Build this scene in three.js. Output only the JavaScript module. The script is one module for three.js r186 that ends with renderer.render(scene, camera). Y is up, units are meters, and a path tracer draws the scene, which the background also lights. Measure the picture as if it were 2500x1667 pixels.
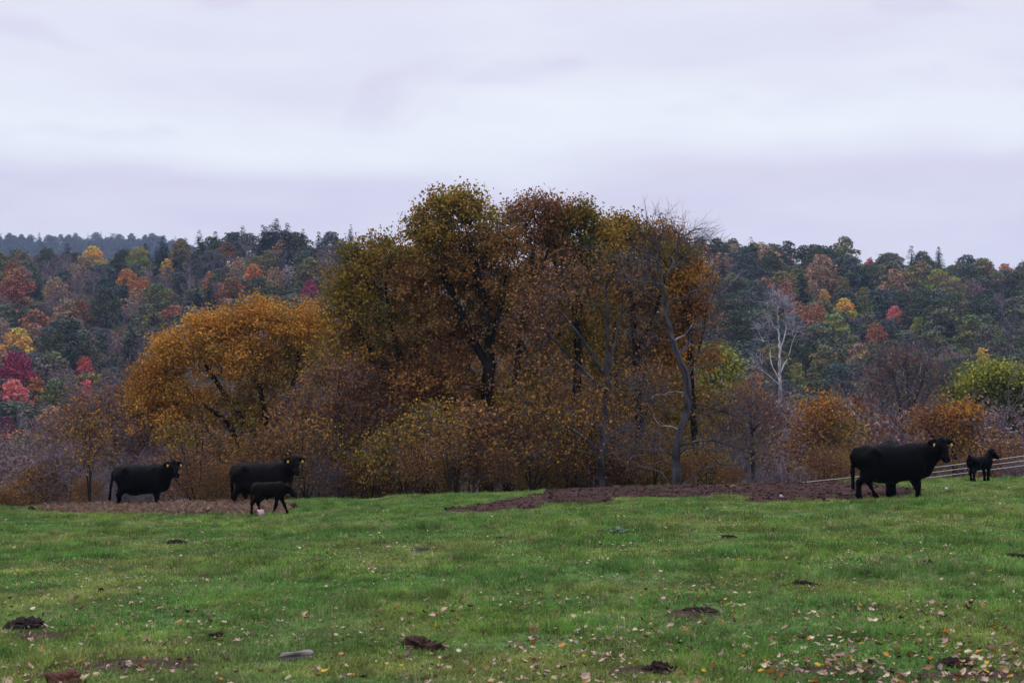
import * as THREE from 'three';
import { MarchingCubes } from 'three/addons/objects/MarchingCubes.js';
import { mergeGeometries } from 'three/addons/utils/BufferGeometryUtils.js';
import { RoundedBoxGeometry } from 'three/addons/geometries/RoundedBoxGeometry.js';

// ---------------------------------------------------------------- camera, sky, sun, exposure
const scene = new THREE.Scene();
const EYE = 2.1, F = 3434, HZ = 1022, PITCH = Math.atan((HZ - 833.5) / F);
const camera = new THREE.PerspectiveCamera(27.29, 1024 / 682, 0.1, 6000);
camera.position.set(0, EYE, 0);
camera.rotation.x = PITCH;
camera.focus = 46; camera.userData.fStop = 4.5;
const renderer = new THREE.WebGLRenderer({ antialias: true });
renderer.toneMapping = THREE.LinearToneMapping;
renderer.toneMappingExposure = 1.09;
renderer.shadowMap.enabled = true;
scene.fog = new THREE.FogExp2(new THREE.Color().setRGB(0.50, 0.66, 1.0), 0.00017);

function mulberry(a) { return () => { a = (a + 0x6d2b79f5) | 0; let t = Math.imul(a ^ (a >>> 15), 1 | a); t = (t + Math.imul(t ^ (t >>> 7), 61 | t)) ^ t; return ((t ^ (t >>> 14)) >>> 0) / 4294967296; }; }
const clamp = (x, a, b) => Math.min(b, Math.max(a, x)), lerp = (a, b, t) => a + (b - a) * t;
const smooth = (a, b, x) => { const t = clamp((x - a) / (b - a), 0, 1); return t * t * (3 - 2 * t); };
const hash3 = (x, y, z) => { let h = (Math.imul(x, 374761393) + Math.imul(y, 668265263) + Math.imul(z, 2147483647 - 1274126177)) | 0; h = Math.imul(h ^ (h >>> 13), 1274126177); return ((h ^ (h >>> 16)) >>> 0) / 4294967296; };
function noise3(x, y, z) {
  const ix = Math.floor(x), iy = Math.floor(y), iz = Math.floor(z); let fx = x - ix, fy = y - iy, fz = z - iz;
  fx = fx * fx * (3 - 2 * fx); fy = fy * fy * (3 - 2 * fy); fz = fz * fz * (3 - 2 * fz);
  const L = (k) => lerp(lerp(hash3(ix, iy, k), hash3(ix + 1, iy, k), fx), lerp(hash3(ix, iy + 1, k), hash3(ix + 1, iy + 1, k), fx), fy);
  return lerp(L(iz), L(iz + 1), fz) * 2 - 1;
}
const noise2 = (x, y) => noise3(x, y, 7.3);
const fbm = (x, y, z, n = 4) => { let s = 0, a = 0.5; for (let i = 0; i < n; i++) { s += a * noise3(x, y, z); x = x * 2.03 + 11.7; y = y * 2.03 + 3.1; z = z * 2.03 + 5.9; a *= 0.5; } return s; };
const tableAt = (t, x) => { if (x <= t[0][0]) return t[0][1]; for (let i = 1; i < t.length; i++) if (x <= t[i][0]) return lerp(t[i - 1][1], t[i][1], (x - t[i - 1][0]) / (t[i][0] - t[i - 1][0])); return t[t.length - 1][1]; };

// overcast sky: low stratus in soft horizontal bands, the same all the way round
{
  const W = 2048, Hh = 1024, data = new Float32Array(W * Hh * 4);
  const bands = [[0, 0.60], [1.5, 0.66], [3, 0.5], [6, 0.40], [7.6, 0.34], [8.8, 0.26], [9.8, 0.28], [10.5, 0.66], [11.3, 0.92], [12.4, 0.95], [13.2, 0.74], [14.2, 0.5], [16, 0.52], [19, 0.62], [26, 0.5], [40, 0.6], [90, 0.6]];
  const lilac = [0.645, 0.605, 0.79], white = [0.85, 0.895, 0.955];
  for (let j = 0; j < Hh; j++) {
    const el = ((j + 0.5) / Hh - 0.5) * 180, e = el * Math.PI / 180;
    for (let i = 0; i < W; i++) {
      const az = ((i + 0.5) / W) * 2 * Math.PI, cx = Math.cos(az) * Math.cos(e), cz = Math.sin(az) * Math.cos(e), sy = Math.sin(Math.max(e, 0));
      let t = 0.6;
      if (el > -1) {
        const k = 1 / (sy + 0.10);
        const big = fbm(cx * k * 0.75 + 3, cz * k * 0.75, 1.7, 3), wob = fbm(cx * 4 + 9, sy * 9, cz * 4, 4), fine = fbm(cx * k * 3.4, sy * 46, cz * k * 3.4, 4);
        t = tableAt(bands, el + wob * 2.2) + big * 0.2 + fine * 0.26;
        const wisp = fbm(cx * 11 + 5, sy * 52 + wob * 3, cz * 11, 4);
        t -= 0.22 * smooth(0.16, 0.5, wisp) * smooth(6, 11, el);
      }
      t = clamp(t, 0, 1.15);
      const o = (j * W + i) * 4;
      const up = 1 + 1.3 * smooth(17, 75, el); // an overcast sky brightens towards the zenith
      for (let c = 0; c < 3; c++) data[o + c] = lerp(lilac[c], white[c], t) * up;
      data[o + 3] = 1;
    }
  }
  const sky = new THREE.DataTexture(data, W, Hh, THREE.RGBAFormat, THREE.FloatType);
  sky.mapping = THREE.EquirectangularReflectionMapping; sky.magFilter = THREE.LinearFilter; sky.minFilter = THREE.LinearFilter; sky.needsUpdate = true;
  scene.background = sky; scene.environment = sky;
}
const sun = new THREE.DirectionalLight(new THREE.Color().setRGB(1, 0.97, 0.93), 1.25);
sun.name = 'sun'; sun.position.set(-30, 62, -22); sun.target.position.set(0, 0, -45); sun.position.add(sun.target.position);
sun.castShadow = true; sun.shadow.radius = 45; sun.shadow.mapSize.set(2048, 2048);
Object.assign(sun.shadow.camera, { left: -60, right: 60, top: 60, bottom: -60, near: 1, far: 250 });
scene.add(sun, sun.target);

// ---------------------------------------------------------------- helpers
const used = new Map();
function numbered(name) { const n = used.get(name) ?? 0; used.set(name, n + 1); return n ? `${name}_${String(n).padStart(3, '0')}` : name; }
function tag(o, label, category, group, kind) { if (label) o.userData.label = label; if (category) o.userData.category = category; if (group) o.userData.group = group; if (kind) o.userData.kind = kind; return o; }
function thing(name, label, category, p = [0, 0, 0], turn = 0, group) { const o = new THREE.Group(); o.name = numbered(name); o.position.set(...p); o.rotation.y = turn; scene.add(o); return tag(o, label, category, group); }
function mesh(name, geo, m, parent) { const o = new THREE.Mesh(geo, m); o.name = name; o.castShadow = o.receiveShadow = true; parent.add(o); return o; }
function topMesh(name, geo, m, label, category, group) { const o = new THREE.Mesh(geo, m); o.name = numbered(name); o.castShadow = o.receiveShadow = true; scene.add(o); return tag(o, label, category, group); }
const rgb = (r, g, b) => new THREE.Color().setRGB(r, g, b);
const mat = (c, rough = 0.95, extra = {}) => new THREE.MeshPhysicalMaterial({ color: rgb(...c), roughness: rough, specularIntensity: 0.12, ...extra });
const V = (x, y, z) => new THREE.Vector3(x, y, z);
// a sight line of the photograph (2500 x 1667) at forward distance d, as a place in the world
const cP = Math.cos(PITCH), sP = Math.sin(PITCH);
function at(px, py, d) { const x = (px - 1250) / F, y = (833.5 - py) / F, yw = y * cP + sP, zw = cP - y * sP, s = d / zw; return V(x * s, EYE + yw * s, -d); }
class Buf {
  constructor() { this.p = []; this.n = []; this.c = []; this.i = []; }
  get count() { return this.p.length / 3; }
  tri(a, b, c) { this.i.push(a, b, c); }
  geo() {
    const g = new THREE.BufferGeometry();
    g.setAttribute('position', new THREE.BufferAttribute(new Float32Array(this.p), 3));
    if (this.n.length === this.p.length) g.setAttribute('normal', new THREE.BufferAttribute(new Float32Array(this.n), 3));
    if (this.c.length === this.p.length) g.setAttribute('color', new THREE.BufferAttribute(new Float32Array(this.c), 3));
    g.setIndex(new THREE.BufferAttribute(new Uint32Array(this.i), 1));
    return g;
  }
}

// ---------------------------------------------------------------- terrain
const crest = [[-80, -1.0], [-15.6, -0.68], [-11.3, -0.62], [-7, -0.5], [-3, -0.33], [0, -0.17], [2, -0.1], [5, 0.0], [8.7, 0.08], [13, 0.19], [15.7, 0.24], [22, 0.38], [80, 0.8]];
const crestY = (x) => (tableAt(crest, x - 1.2) + tableAt(crest, x) + tableAt(crest, x + 1.2)) / 3;
const profile = [[0, 0], [43, 0], [46, -0.12], [50, -0.55], [58, -2.1], [80, -6.5], [110, -11], [140, -13], [180, -11], [240, -2], [300, 10.5], [370, 28], [440, 46], [470, 50], [520, 50.5], [650, 42], [900, 36], [4000, 36]];
const profY = (d) => (tableAt(profile, d - d * 0.03) + tableAt(profile, d) + tableAt(profile, d + d * 0.03)) / 3;
const ridge = [[-900, -1], [0, -0.8], [300, -0.8], [430, 1], [600, 4.6], [800, 4.8], [1250, 3], [1650, 3], [1900, 1.4], [2200, -1.6], [2500, -4.8], [3200, -9]];
function H(x, z) {
  const d = -z;
  if (d <= 0) return 0;
  const px = 1250 + F * x / Math.max(d, 8);
  let y = crestY(x) * smooth(4, 34, d) * (1 - smooth(120, 260, d)) + profY(d);
  y += 0.05 * fbm(x * 0.5, z * 0.5, 2.2, 3) * (1 - smooth(50, 70, d)) * smooth(2, 9, d);
  if (d > 60) y += 1.1 * fbm(x * 0.03, z * 0.03, 4.4, 3) * smooth(60, 140, d);
  y += tableAt(ridge, px) * smooth(220, 440, d) * (1 - smooth(520, 700, d));
  const left = 1 - smooth(350, 1050, px);
  y += 158 * smooth(1100, 1620, d) * left + 6 * left * smooth(1500, 1800, d);
  return y;
}
const ground = (x, z) => V(x, H(x, z), z);
// where the sight line through a pixel meets the pasture
function onGround(px, py) { let lo = 3, hi = 43; const a = (d) => { const p = at(px, py, d); return p.y - H(p.x, p.z); }; for (let i = 0; i < 40; i++) { const m = (lo + hi) / 2; if (a(m) > 0) lo = m; else hi = m; } const p = at(px, py, lo); p.y = H(p.x, p.z); return p; }

function noiseTexture(n, colors, seed, scales) {
  const data = new Uint8Array(n * n * 4), R = mulberry(seed);
  const grid = {}; const per = (x, y, s, k) => { const ix = Math.floor(x), iy = Math.floor(y); let fx = x - ix, fy = y - iy; fx = fx * fx * (3 - 2 * fx); fy = fy * fy * (3 - 2 * fy); const h = (a, b) => hash3(((a % s) + s) % s, ((b % s) + s) % s, k); return lerp(lerp(h(ix, iy), h(ix + 1, iy), fx), lerp(h(ix, iy + 1), h(ix + 1, iy + 1), fx), fy); };
  for (let y = 0; y < n; y++) for (let x = 0; x < n; x++) {
    let t = 0, w = 0; scales.forEach(([s, a], k) => { t += a * per(x / n * s, y / n * s, s, k + seed); w += a; });
    t = clamp((t / w - 0.5) * 1.9 + 0.5, 0, 0.999) * (colors.length - 1); const a = colors[Math.floor(t)], b = colors[Math.floor(t) + 1], f = t % 1, g = 0.9 + 0.2 * R();
    for (let c = 0; c < 3; c++) data[(y * n + x) * 4 + c] = clamp(Math.pow(lerp(a[c], b[c], f) * g, 1 / 2.2) * 255, 0, 255);
    data[(y * n + x) * 4 + 3] = 255;
  }
  const t = new THREE.DataTexture(data, n, n); t.colorSpace = THREE.SRGBColorSpace; t.wrapS = t.wrapT = THREE.RepeatWrapping; t.magFilter = THREE.LinearFilter; t.minFilter = THREE.LinearMipmapLinearFilter; t.needsUpdate = true; return t;
}
{
  const angles = []; for (let i = 0; i <= 190; i++) angles.push(-0.62 + 1.24 * i / 190);
  for (let i = 1; i < 70; i++) angles.push(0.62 + (2 * Math.PI - 1.24) * i / 70);
  const radii = [0.4]; while (radii[radii.length - 1] < 3600) { const r = radii[radii.length - 1]; radii.push(r + clamp(r * 0.045, 0.25, r < 52 ? 0.6 : 90)); }
  const bufs = { pasture: new Buf(), hillside: new Buf() }, uvs = { pasture: [], hillside: [] };
  const put = (b, uv, x, z) => { const y = H(x, z), e = 0.3; const n = V(H(x - e, z) - H(x + e, z), 2 * e, H(x, z - e) - H(x, z + e)).normalize(); b.p.push(x, y, z); b.n.push(n.x, n.y, n.z); uv.push(x / 2.3, z / 2.3); };
  const build = (name, r0, r1) => {
    const b = bufs[name], n = angles.length;
    const rows = radii.slice(r0, r1 + 1);
    for (const r of rows) for (const a of angles) put(b, uvs[name], Math.sin(a) * r, -Math.cos(a) * r);
    for (let j = 0; j < rows.length - 1; j++) for (let i = 0; i < n; i++) { const k = (i + 1) % n, a = j * n + i, c = j * n + k, d2 = (j + 1) * n + i, e2 = (j + 1) * n + k; b.tri(a, c, d2); b.tri(c, e2, d2); }
    const g = b.geo(); g.setAttribute('uv', new THREE.BufferAttribute(new Float32Array(uvs[name]), 2)); return g;
  };
  const cut = radii.findIndex((r) => r > 53);
  const soil = noiseTexture(512, [[0.03, 0.035, 0.015], [0.05, 0.085, 0.025], [0.075, 0.13, 0.035], [0.11, 0.13, 0.05]], 5, [[8, 1], [24, 1], [70, 1.2], [160, 1]]);
  tag(topMesh('pasture', build('pasture', 0, cut), mat([1, 1, 1], 1, { map: soil }), 'green pasture sloping up gently to the crest where cattle stand', 'pasture'), 0, 0, 0, 'structure');
  const litter = noiseTexture(256, [[0.03, 0.024, 0.018], [0.06, 0.045, 0.03], [0.05, 0.055, 0.03]], 9, [[6, 1], [20, 1], [60, 1]]);
  tag(topMesh('hillside', build('hillside', cut, radii.length - 1), mat([1, 1, 1], 1, { map: litter }), 'wooded valley and hillside ground beyond the pasture', 'hillside'), 0, 0, 0, 'structure');
}

// masks on the pasture (world coordinates)
const inPoly = (poly, x, z) => { let c = false; for (let i = 0, j = poly.length - 1; i < poly.length; j = i++) { const [xi, zi] = poly[i], [xj, zj] = poly[j]; if ((zi > z) !== (zj > z) && x < (xj - xi) * (z - zi) / (zj - zi) + xi) c = !c; } return c; };
const dirtPoly = [[1000, 1240], [1090, 1250], [1210, 1250], [1330, 1240], [1480, 1227], [1560, 1214], [1680, 1214], [1800, 1220], [1960, 1226], [2110, 1226], [2200, 1210]].map(([a, b]) => { const p = onGround(a, b); return [p.x, p.z]; })
  .concat([[11.2, -38], [11.0, -41], [10, -46], [1.2, -46], [0.9, -41.5], [-0.6, -38.5], [-2.2, -35.6]]);
const hayPoly = [[110, 1241], [200, 1253], [330, 1256], [450, 1257], [560, 1254], [640, 1258], [690, 1250], [705, 1240]].map(([a, b]) => { const p = onGround(a, b); return [p.x, p.z]; }).concat([[-6.9, -40.5], [-8.2, -42.4], [-13.5, -43.6], [-15.6, -43]]);
const soft = (poly, x, z, w) => { let s = 0; for (const [a, b] of [[0, 0], [w, 0], [-w, 0], [0, w * 1.4], [0, -w * 1.4]]) s += inPoly(poly, x + a, z + b) ? 0.2 : 0; return s; };
const dirtAt = (x, z) => clamp(soft(dirtPoly, x, z, 0.5) + 1.0 * fbm(x * 1.1, z * 1.3, 8, 4) - 0.4 * smooth(5, -2, x) * smooth(0.05, 0.3, fbm(x * 0.8 + 9, z * 1.2, 2, 3)), 0, 1) * (inPoly(dirtPoly, x, z) ? 1 : 0.6);
const hayAt = (x, z) => clamp(soft(hayPoly, x, z, 0.35) + 0.4 * fbm(x * 1.5, z * 1.5, 3, 3), 0, 1);
const mudSpots = [[330, 1625, 0.9, 0.55], [500, 1605, 0.5, 0.3], [1690, 1500, 0.5, 0.45], [1560, 1640, 0.55, 0.3], [2420, 1655, 1.2, 0.3], [2020, 1640, 0.7, 0.25], [100, 1555, 0.4, 0.4]].map(([a, b, w, h]) => { const p = onGround(a, b); return [p.x, p.z, w, h]; });
const mudAt = (x, z) => { let s = 0; for (const [a, b, w, h] of mudSpots) s = Math.max(s, 1 - Math.hypot((x - a) / w / 0.85, (z - b) / h / 0.85)); return clamp(s * 1.4 + 0.5 * fbm(x * 3, z * 3, 1, 3), 0, 1) * (s > 0 ? 1 : 0); };

// ---------------------------------------------------------------- grass
{
  const R = mulberry(11);
  const tuft = (n, rad, hMin, hMax, w) => {
    const b = new Buf();
    for (let k = 0; k < n; k++) {
      const a = R() * 6.283, r = Math.sqrt(R()) * rad, x = Math.cos(a) * r, z = Math.sin(a) * r, h = hMin + R() * R() * (hMax - hMin), la = R() * 6.283, ln = h * (0.25 + 0.9 * R()), s = R() * 3.1416, dx = Math.cos(s) * w, dz = Math.sin(s) * w, i = b.count;
      const mx = x + Math.cos(la) * ln * 0.35, mz = z + Math.sin(la) * ln * 0.35, tx = x + Math.cos(la) * ln, tz = z + Math.sin(la) * ln, y2 = h * (0.8 + 0.2 * R());
      b.p.push(x - dx, -0.01, z - dz, x + dx, -0.01, z + dz, mx - dx * 0.8, h * 0.6, mz - dz * 0.8, mx + dx * 0.8, h * 0.6, mz + dz * 0.8, tx, y2, tz);
      b.tri(i, i + 1, i + 2); b.tri(i + 1, i + 3, i + 2); b.tri(i + 2, i + 3, i + 4);
    }
    return b.geo();
  };
  const near = [tuft(16, 0.045, 0.02, 0.075, 0.0022), tuft(16, 0.05, 0.015, 0.055, 0.0024), tuft(20, 0.05, 0.03, 0.13, 0.0024)];
  const far = [tuft(16, 0.08, 0.02, 0.075, 0.004), tuft(18, 0.09, 0.04, 0.13, 0.004)];
  const gm = mat([1, 1, 1], 0.75, { transmission: 0.25, thickness: 0, side: THREE.DoubleSide });
  const M = new THREE.Matrix4(), Q = new THREE.Quaternion(), E = new THREE.Euler();
  const lists = new Map();
  const add = (g, x, z, s, sy) => { if (!lists.has(g)) lists.set(g, []); lists.get(g).push([x, z, s, sy]); };
  for (let d = 8.6; d < 46.5;) {
    const step = d < 13 ? 0.036 : d < 20 ? 0.046 : d < 30 ? 0.064 : 0.082, half = d * 0.364 * 1.06 + 1.2;
    for (let x = -half; x < half; x += step) {
      const X = x + (R() - 0.5) * step * 1.6, Z = -(d + (R() - 0.5) * step * 1.6);
      if (d > 29 && dirtAt(X, Z) > 0.22 + R() * R() * 0.75) continue;
      if (d > 30 && X < -4 && hayAt(X, Z) > 0.3 + R() * 0.4) continue;
      if (d < 16 && mudAt(X, Z) > 0.2 + R() * 0.9) continue;
      const clump = fbm(X * 1.1, Z * 1.1, 5, 3), bare = fbm(X * 0.8 + 40, Z * 0.8, 9, 4);
      if (R() < smooth(0.05, 0.4, bare) * 0.72) continue;
      const tall = smooth(0.12, 0.4, clump);
      add(d < 20 ? near[R() < tall ? 2 : R() < 0.5 ? 0 : 1] : far[R() < tall ? 1 : 0], X, Z, 0.8 + 0.5 * R(), (0.55 + 0.8 * R()) * (1 + 0.5 * clump + 1.0 * Math.max(0, clump - 0.08)));
    }
    d += step;
  }
  const c = new THREE.Color();
  const grass = new THREE.Group(); grass.name = 'grass'; scene.add(grass); tag(grass, 'short green pasture grass covering the whole foreground', 'grass', 0, 'stuff');
  for (const [g, L] of lists) {
    const im = new THREE.InstancedMesh(g, gm, L.length); im.name = 'grass_tufts'; im.userData.kind = 'stuff'; im.castShadow = im.receiveShadow = true;
    L.forEach(([x, z, s, sy], i) => {
      E.set((R() - 0.5) * 0.3, R() * 6.283, (R() - 0.5) * 0.3); Q.setFromEuler(E);
      M.compose(V(x, H(x, z), z), Q, V(s, s * sy, s)); im.setMatrixAt(i, M);
      const dry = clamp(0.30 + 1.5 * fbm(x * 0.55, z * 0.55, 3, 3) + 0.5 * (R() - 0.5) , 0, 1), lush = clamp(0.5 + 1.6 * fbm(x * 0.9 + 30, z * 0.9, 6, 3), 0, 1), v = (0.42 + 1.16 * R()) * (1 + 0.55 * fbm(x * 2.2, z * 1.4, 12, 3));
      let r = lerp(0.15, 0.245, dry), gg = lerp(0.268, 0.3, dry), bb = lerp(0.052, 0.082, dry);
      r *= lerp(1.08, 0.74, lush); gg *= lerp(1.0, 0.9, lush);
      if (R() < 0.09) { r = 0.36; gg = 0.31; bb = 0.17; }
      c.setRGB(r * v, gg * v, bb * v); im.setColorAt(i, c);
    });
    grass.add(im);
  }
}

// ---------------------------------------------------------------- bare earth and hay
function drape(poly, step, mask, height, color, m, name, label, category, kind) {
  let x0 = 1e9, x1 = -1e9, z0 = 1e9, z1 = -1e9; for (const [x, z] of poly) { x0 = Math.min(x0, x); x1 = Math.max(x1, x); z0 = Math.min(z0, z); z1 = Math.max(z1, z); }
  x0 -= 0.8; x1 += 0.8; z0 -= 0.8; z1 += 0.8;
  const nx = Math.ceil((x1 - x0) / step), nz = Math.ceil((z1 - z0) / step), b = new Buf(), ms = [];
  for (let j = 0; j <= nz; j++) for (let i = 0; i <= nx; i++) { const x = x0 + i * step, z = z0 + j * step, k = mask(x, z); ms.push(k); b.p.push(x, H(x, z) + height(x, z, k), z); b.c.push(...color(x, z)); }
  for (let j = 0; j < nz; j++) for (let i = 0; i < nx; i++) { const a = j * (nx + 1) + i, c = a + nx + 1; if (Math.max(ms[a], ms[a + 1], ms[c], ms[c + 1]) < 0.3) continue; b.tri(a, c, a + 1); b.tri(a + 1, c, c + 1); }
  const g = b.geo(); g.computeVertexNormals();
  return { g, x0, x1, z0, z1 };
}
{
  const R = mulberry(21), M = new THREE.Matrix4(), Q = new THREE.Quaternion(), E = new THREE.Euler(), col = new THREE.Color();
  const vm = mat([1, 1, 1], 1, { vertexColors: true, side: THREE.DoubleSide });
  const d = drape(dirtPoly, 0.09, dirtAt, (x, z, k) => -0.06 + 0.11 * smooth(0.25, 0.6, k) + 0.06 * fbm(x * 1.6, z * 1.6, 1, 4) * k + 0.025 * noise2(x * 9, z * 9), (x, z) => { const t = 0.5 + fbm(x * 2.2, z * 2.2, 4, 4), f = 0.8 + 0.4 * hash3(Math.round(x * 40), Math.round(z * 40), 2); return [lerp(0.026, 0.062, t) * f, lerp(0.014, 0.033, t) * f, lerp(0.0135, 0.029, t) * f]; });
  const earth = new THREE.Group(); earth.name = 'bare_earth'; scene.add(earth); tag(earth, 'strip of dark brown trampled earth along the pasture crest right of centre', 'bare earth', 0, 'structure');
  mesh('earth_surface', d.g, vm, earth);
  const clod = new THREE.IcosahedronGeometry(0.05, 1); { const p = clod.attributes.position; for (let i = 0; i < p.count; i++) { const v = V(p.getX(i), p.getY(i), p.getZ(i)); const k = 1 + 0.35 * noise3(v.x * 30, v.y * 30, v.z * 30); p.setXYZ(i, v.x * k, v.y * k * 0.7, v.z * k); } clod.computeVertexNormals(); }
  const L = []; while (L.length < 9000) { const x = lerp(d.x0, d.x1, R()), z = lerp(d.z0, d.z1, R()); if (dirtAt(x, z) > 0.35 + 0.3 * R()) L.push([x, z]); }
  const im = new THREE.InstancedMesh(clod, mat([1, 1, 1], 1), L.length); im.name = 'earth_clods'; im.userData.kind = 'stuff';
  L.forEach(([x, z], i) => { E.set(R() * 3, R() * 6, R() * 3); Q.setFromEuler(E); const s = 0.2 + 1.1 * R() * R() * R(); M.compose(V(x, H(x, z) + 0.04 + 0.05 * fbm(x * 1.6, z * 1.6, 1, 4), z), Q, V(s * 1.3, s, s * 1.3)); im.setMatrixAt(i, M); const v = 0.35 + 1.5 * R() * R(); col.setRGB(0.046 * v, 0.025 * v, 0.022 * v); im.setColorAt(i, col); });
  earth.add(im);

  mudSpots.forEach(([mx, mz, w, h], i) => {
    const poly = []; for (let k = 0; k < 12; k++) poly.push([mx + Math.cos(k * 0.5236) * w, mz + Math.sin(k * 0.5236) * h]);
    const md = drape(poly, 0.03, (x, z) => mudAt(x, z) + 0.12, (x, z, k) => 0.004 + 0.02 * smooth(0.2, 0.7, k) + 0.02 * fbm(x * 8, z * 8, i, 3), (x, z) => { const t = 0.5 + fbm(x * 6, z * 6, 4, 3); return [lerp(0.03, 0.055, t), lerp(0.02, 0.035, t), lerp(0.016, 0.028, t)]; });
    tag(topMesh('mud_patch', md.g, vm, 'patch of bare dark soil worn into the grass ' + ['right of the reddish soil mound at bottom left', 'above the weathered wood chunk', 'around the broken dark dung pat', 'at the soil clump bottom right of centre', 'under leaf litter in the bottom right corner', 'left of the bottom right leaf litter', 'below the large dark dung heap'][i], 'soil'), 0, 0, 0, 'structure');
  });

  const hayH = (x, z, k) => -0.05 + smooth(0.2, 0.8, k) * (0.07 + 0.17 * Math.max(0, fbm(x * 0.9 + 2, z * 0.9, 6, 3) + 0.05)) + 0.02 * fbm(x * 5, z * 5, 2, 2);
  const h = drape(hayPoly, 0.09, hayAt, hayH, (x, z) => { const t = 0.5 + fbm(x * 2.4, z * 2.4, 14, 4); return [lerp(0.11, 0.26, t), lerp(0.07, 0.17, t), lerp(0.052, 0.125, t)]; });
  const hay = new THREE.Group(); hay.name = 'scattered_hay'; scene.add(hay); tag(hay, 'flattened band of pale brown hay under the two left cows', 'hay', 0, 'stuff');
  mesh('hay_bed', h.g, vm, hay).userData.kind = 'stuff';
  const sb = new Buf(); for (let k = 0; k < 9; k++) { const a = R() * 6.283, x = (R() - 0.5) * 0.2, z = (R() - 0.5) * 0.2, l = 0.08 + 0.12 * R(), i = sb.count, dx = Math.cos(a) * l, dz = Math.sin(a) * l, w = 0.004, u = (R() - 0.3) * 0.1; sb.p.push(x - dz * w / l, 0, z + dx * w / l, x + dz * w / l, 0.004, z - dx * w / l, x + dx, u + 0.01, z + dz, x + dx * 0.5, u * 0.7 + 0.03, z + dz * 0.5); sb.tri(i, i + 1, i + 3); sb.tri(i + 1, i + 2, i + 3); sb.tri(i, i + 3, i + 2); }
  const S = []; while (S.length < 9000) { const x = lerp(h.x0, h.x1, R()), z = lerp(h.z0, h.z1, R()); if (hayAt(x, z) > 0.25 + 0.4 * R()) S.push([x, z]); }
  const si = new THREE.InstancedMesh(sb.geo(), mat([1, 1, 1], 0.9, { side: THREE.DoubleSide }), S.length); si.name = 'hay_straws'; si.userData.kind = 'stuff';
  S.forEach(([x, z], i) => { E.set((R() - 0.5) * 0.7, R() * 6.283, (R() - 0.5) * 0.7); Q.setFromEuler(E); const s = 0.7 + 0.7 * R(); M.compose(V(x, H(x, z) + hayH(x, z, hayAt(x, z)) + 0.01, z), Q, V(s, s, s)); si.setMatrixAt(i, M); const v = 0.5 + 0.9 * R(); col.setRGB(0.25 * v, 0.165 * v, 0.12 * v); si.setColorAt(i, col); });
  hay.add(si);
}

// ---------------------------------------------------------------- growing trees
const LEAF = (colors) => ({ colors });
const leafMat = mat([1, 1, 1], 0.85, { vertexColors: true, side: THREE.DoubleSide, transmission: 0.28, thickness: 0 });
const barkMats = new Map();
const barkMat = (c) => { const k = c.join(); if (!barkMats.has(k)) barkMats.set(k, mat(c, 1)); return barkMats.get(k); };
const barkMatsV = new Map();
const barkV = (c) => { const k = c.join(); if (!barkMatsV.has(k)) barkMatsV.set(k, mat(c, 1, { vertexColors: true })); return barkMatsV.get(k); };
function randDir(R, v = V()) { const z = R() * 2 - 1, a = R() * 6.283, r = Math.sqrt(1 - z * z); return v.set(r * Math.cos(a), z, r * Math.sin(a)); }
const tA = V(), tB = V(), tC = V(), tD = V();
function leafAt(b, R, x, y, z, size, col, jit) {
  randDir(R, tA); tA.y -= 0.35; tA.normalize(); randDir(R, tB); tC.crossVectors(tA, tB).normalize(); tD.crossVectors(tA, tC);
  const l = size * (0.75 + 0.5 * R()), w = l * 0.42, f = l * 0.18, i = b.count;
  b.p.push(x, y, z, x + tA.x * l * 0.5 + tC.x * w + tD.x * f, y + tA.y * l * 0.5 + tC.y * w + tD.y * f, z + tA.z * l * 0.5 + tC.z * w + tD.z * f, x + tA.x * l, y + tA.y * l, z + tA.z * l, x + tA.x * l * 0.5 - tC.x * w + tD.x * f, y + tA.y * l * 0.5 - tC.y * w + tD.y * f, z + tA.z * l * 0.5 - tC.z * w + tD.z * f);
  b.tri(i, i + 1, i + 2); b.tri(i, i + 2, i + 3);
  const v = 1 - jit + 2 * jit * R(), r = col[0] * v, g = col[1] * v, bl = col[2] * v;
  for (let k = 0; k < 4; k++) b.c.push(r, g, bl);
}
function ring(b, p, dir, r, n) {
  const d = dir, ux = Math.abs(d.y) < 0.9 ? V(0, 1, 0) : V(1, 0, 0), u = ux.cross(d).normalize(), w = V().crossVectors(d, u), s = b.count;
  for (let k = 0; k < n; k++) { const a = k / n * 6.2832, c = Math.cos(a), q = Math.sin(a), nx = u.x * c + w.x * q, ny = u.y * c + w.y * q, nz = u.z * c + w.z * q; b.p.push(p.x + nx * r, p.y + ny * r, p.z + nz * r); b.n.push(nx, ny, nz); if (b.bark) { const v = clamp(0.95 + 1.1 * noise3((p.x + nx * r) * 14, p.y * 3.5, (p.z + nz * r) * 14) + 0.5 * noise3(p.x * 2, p.y * 1.3, k), 0.4, 1.8); b.c.push(v, v, v); } }
  return s;
}
function tubeSeg(b, p0, d0, r0, p1, d1, r1, n) { const a = ring(b, p0, d0, r0, n), c = ring(b, p1, d1, r1, n); for (let k = 0; k < n; k++) { const m = (k + 1) % n; b.tri(a + k, a + m, c + k); b.tri(a + m, c + m, c + k); } }

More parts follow.
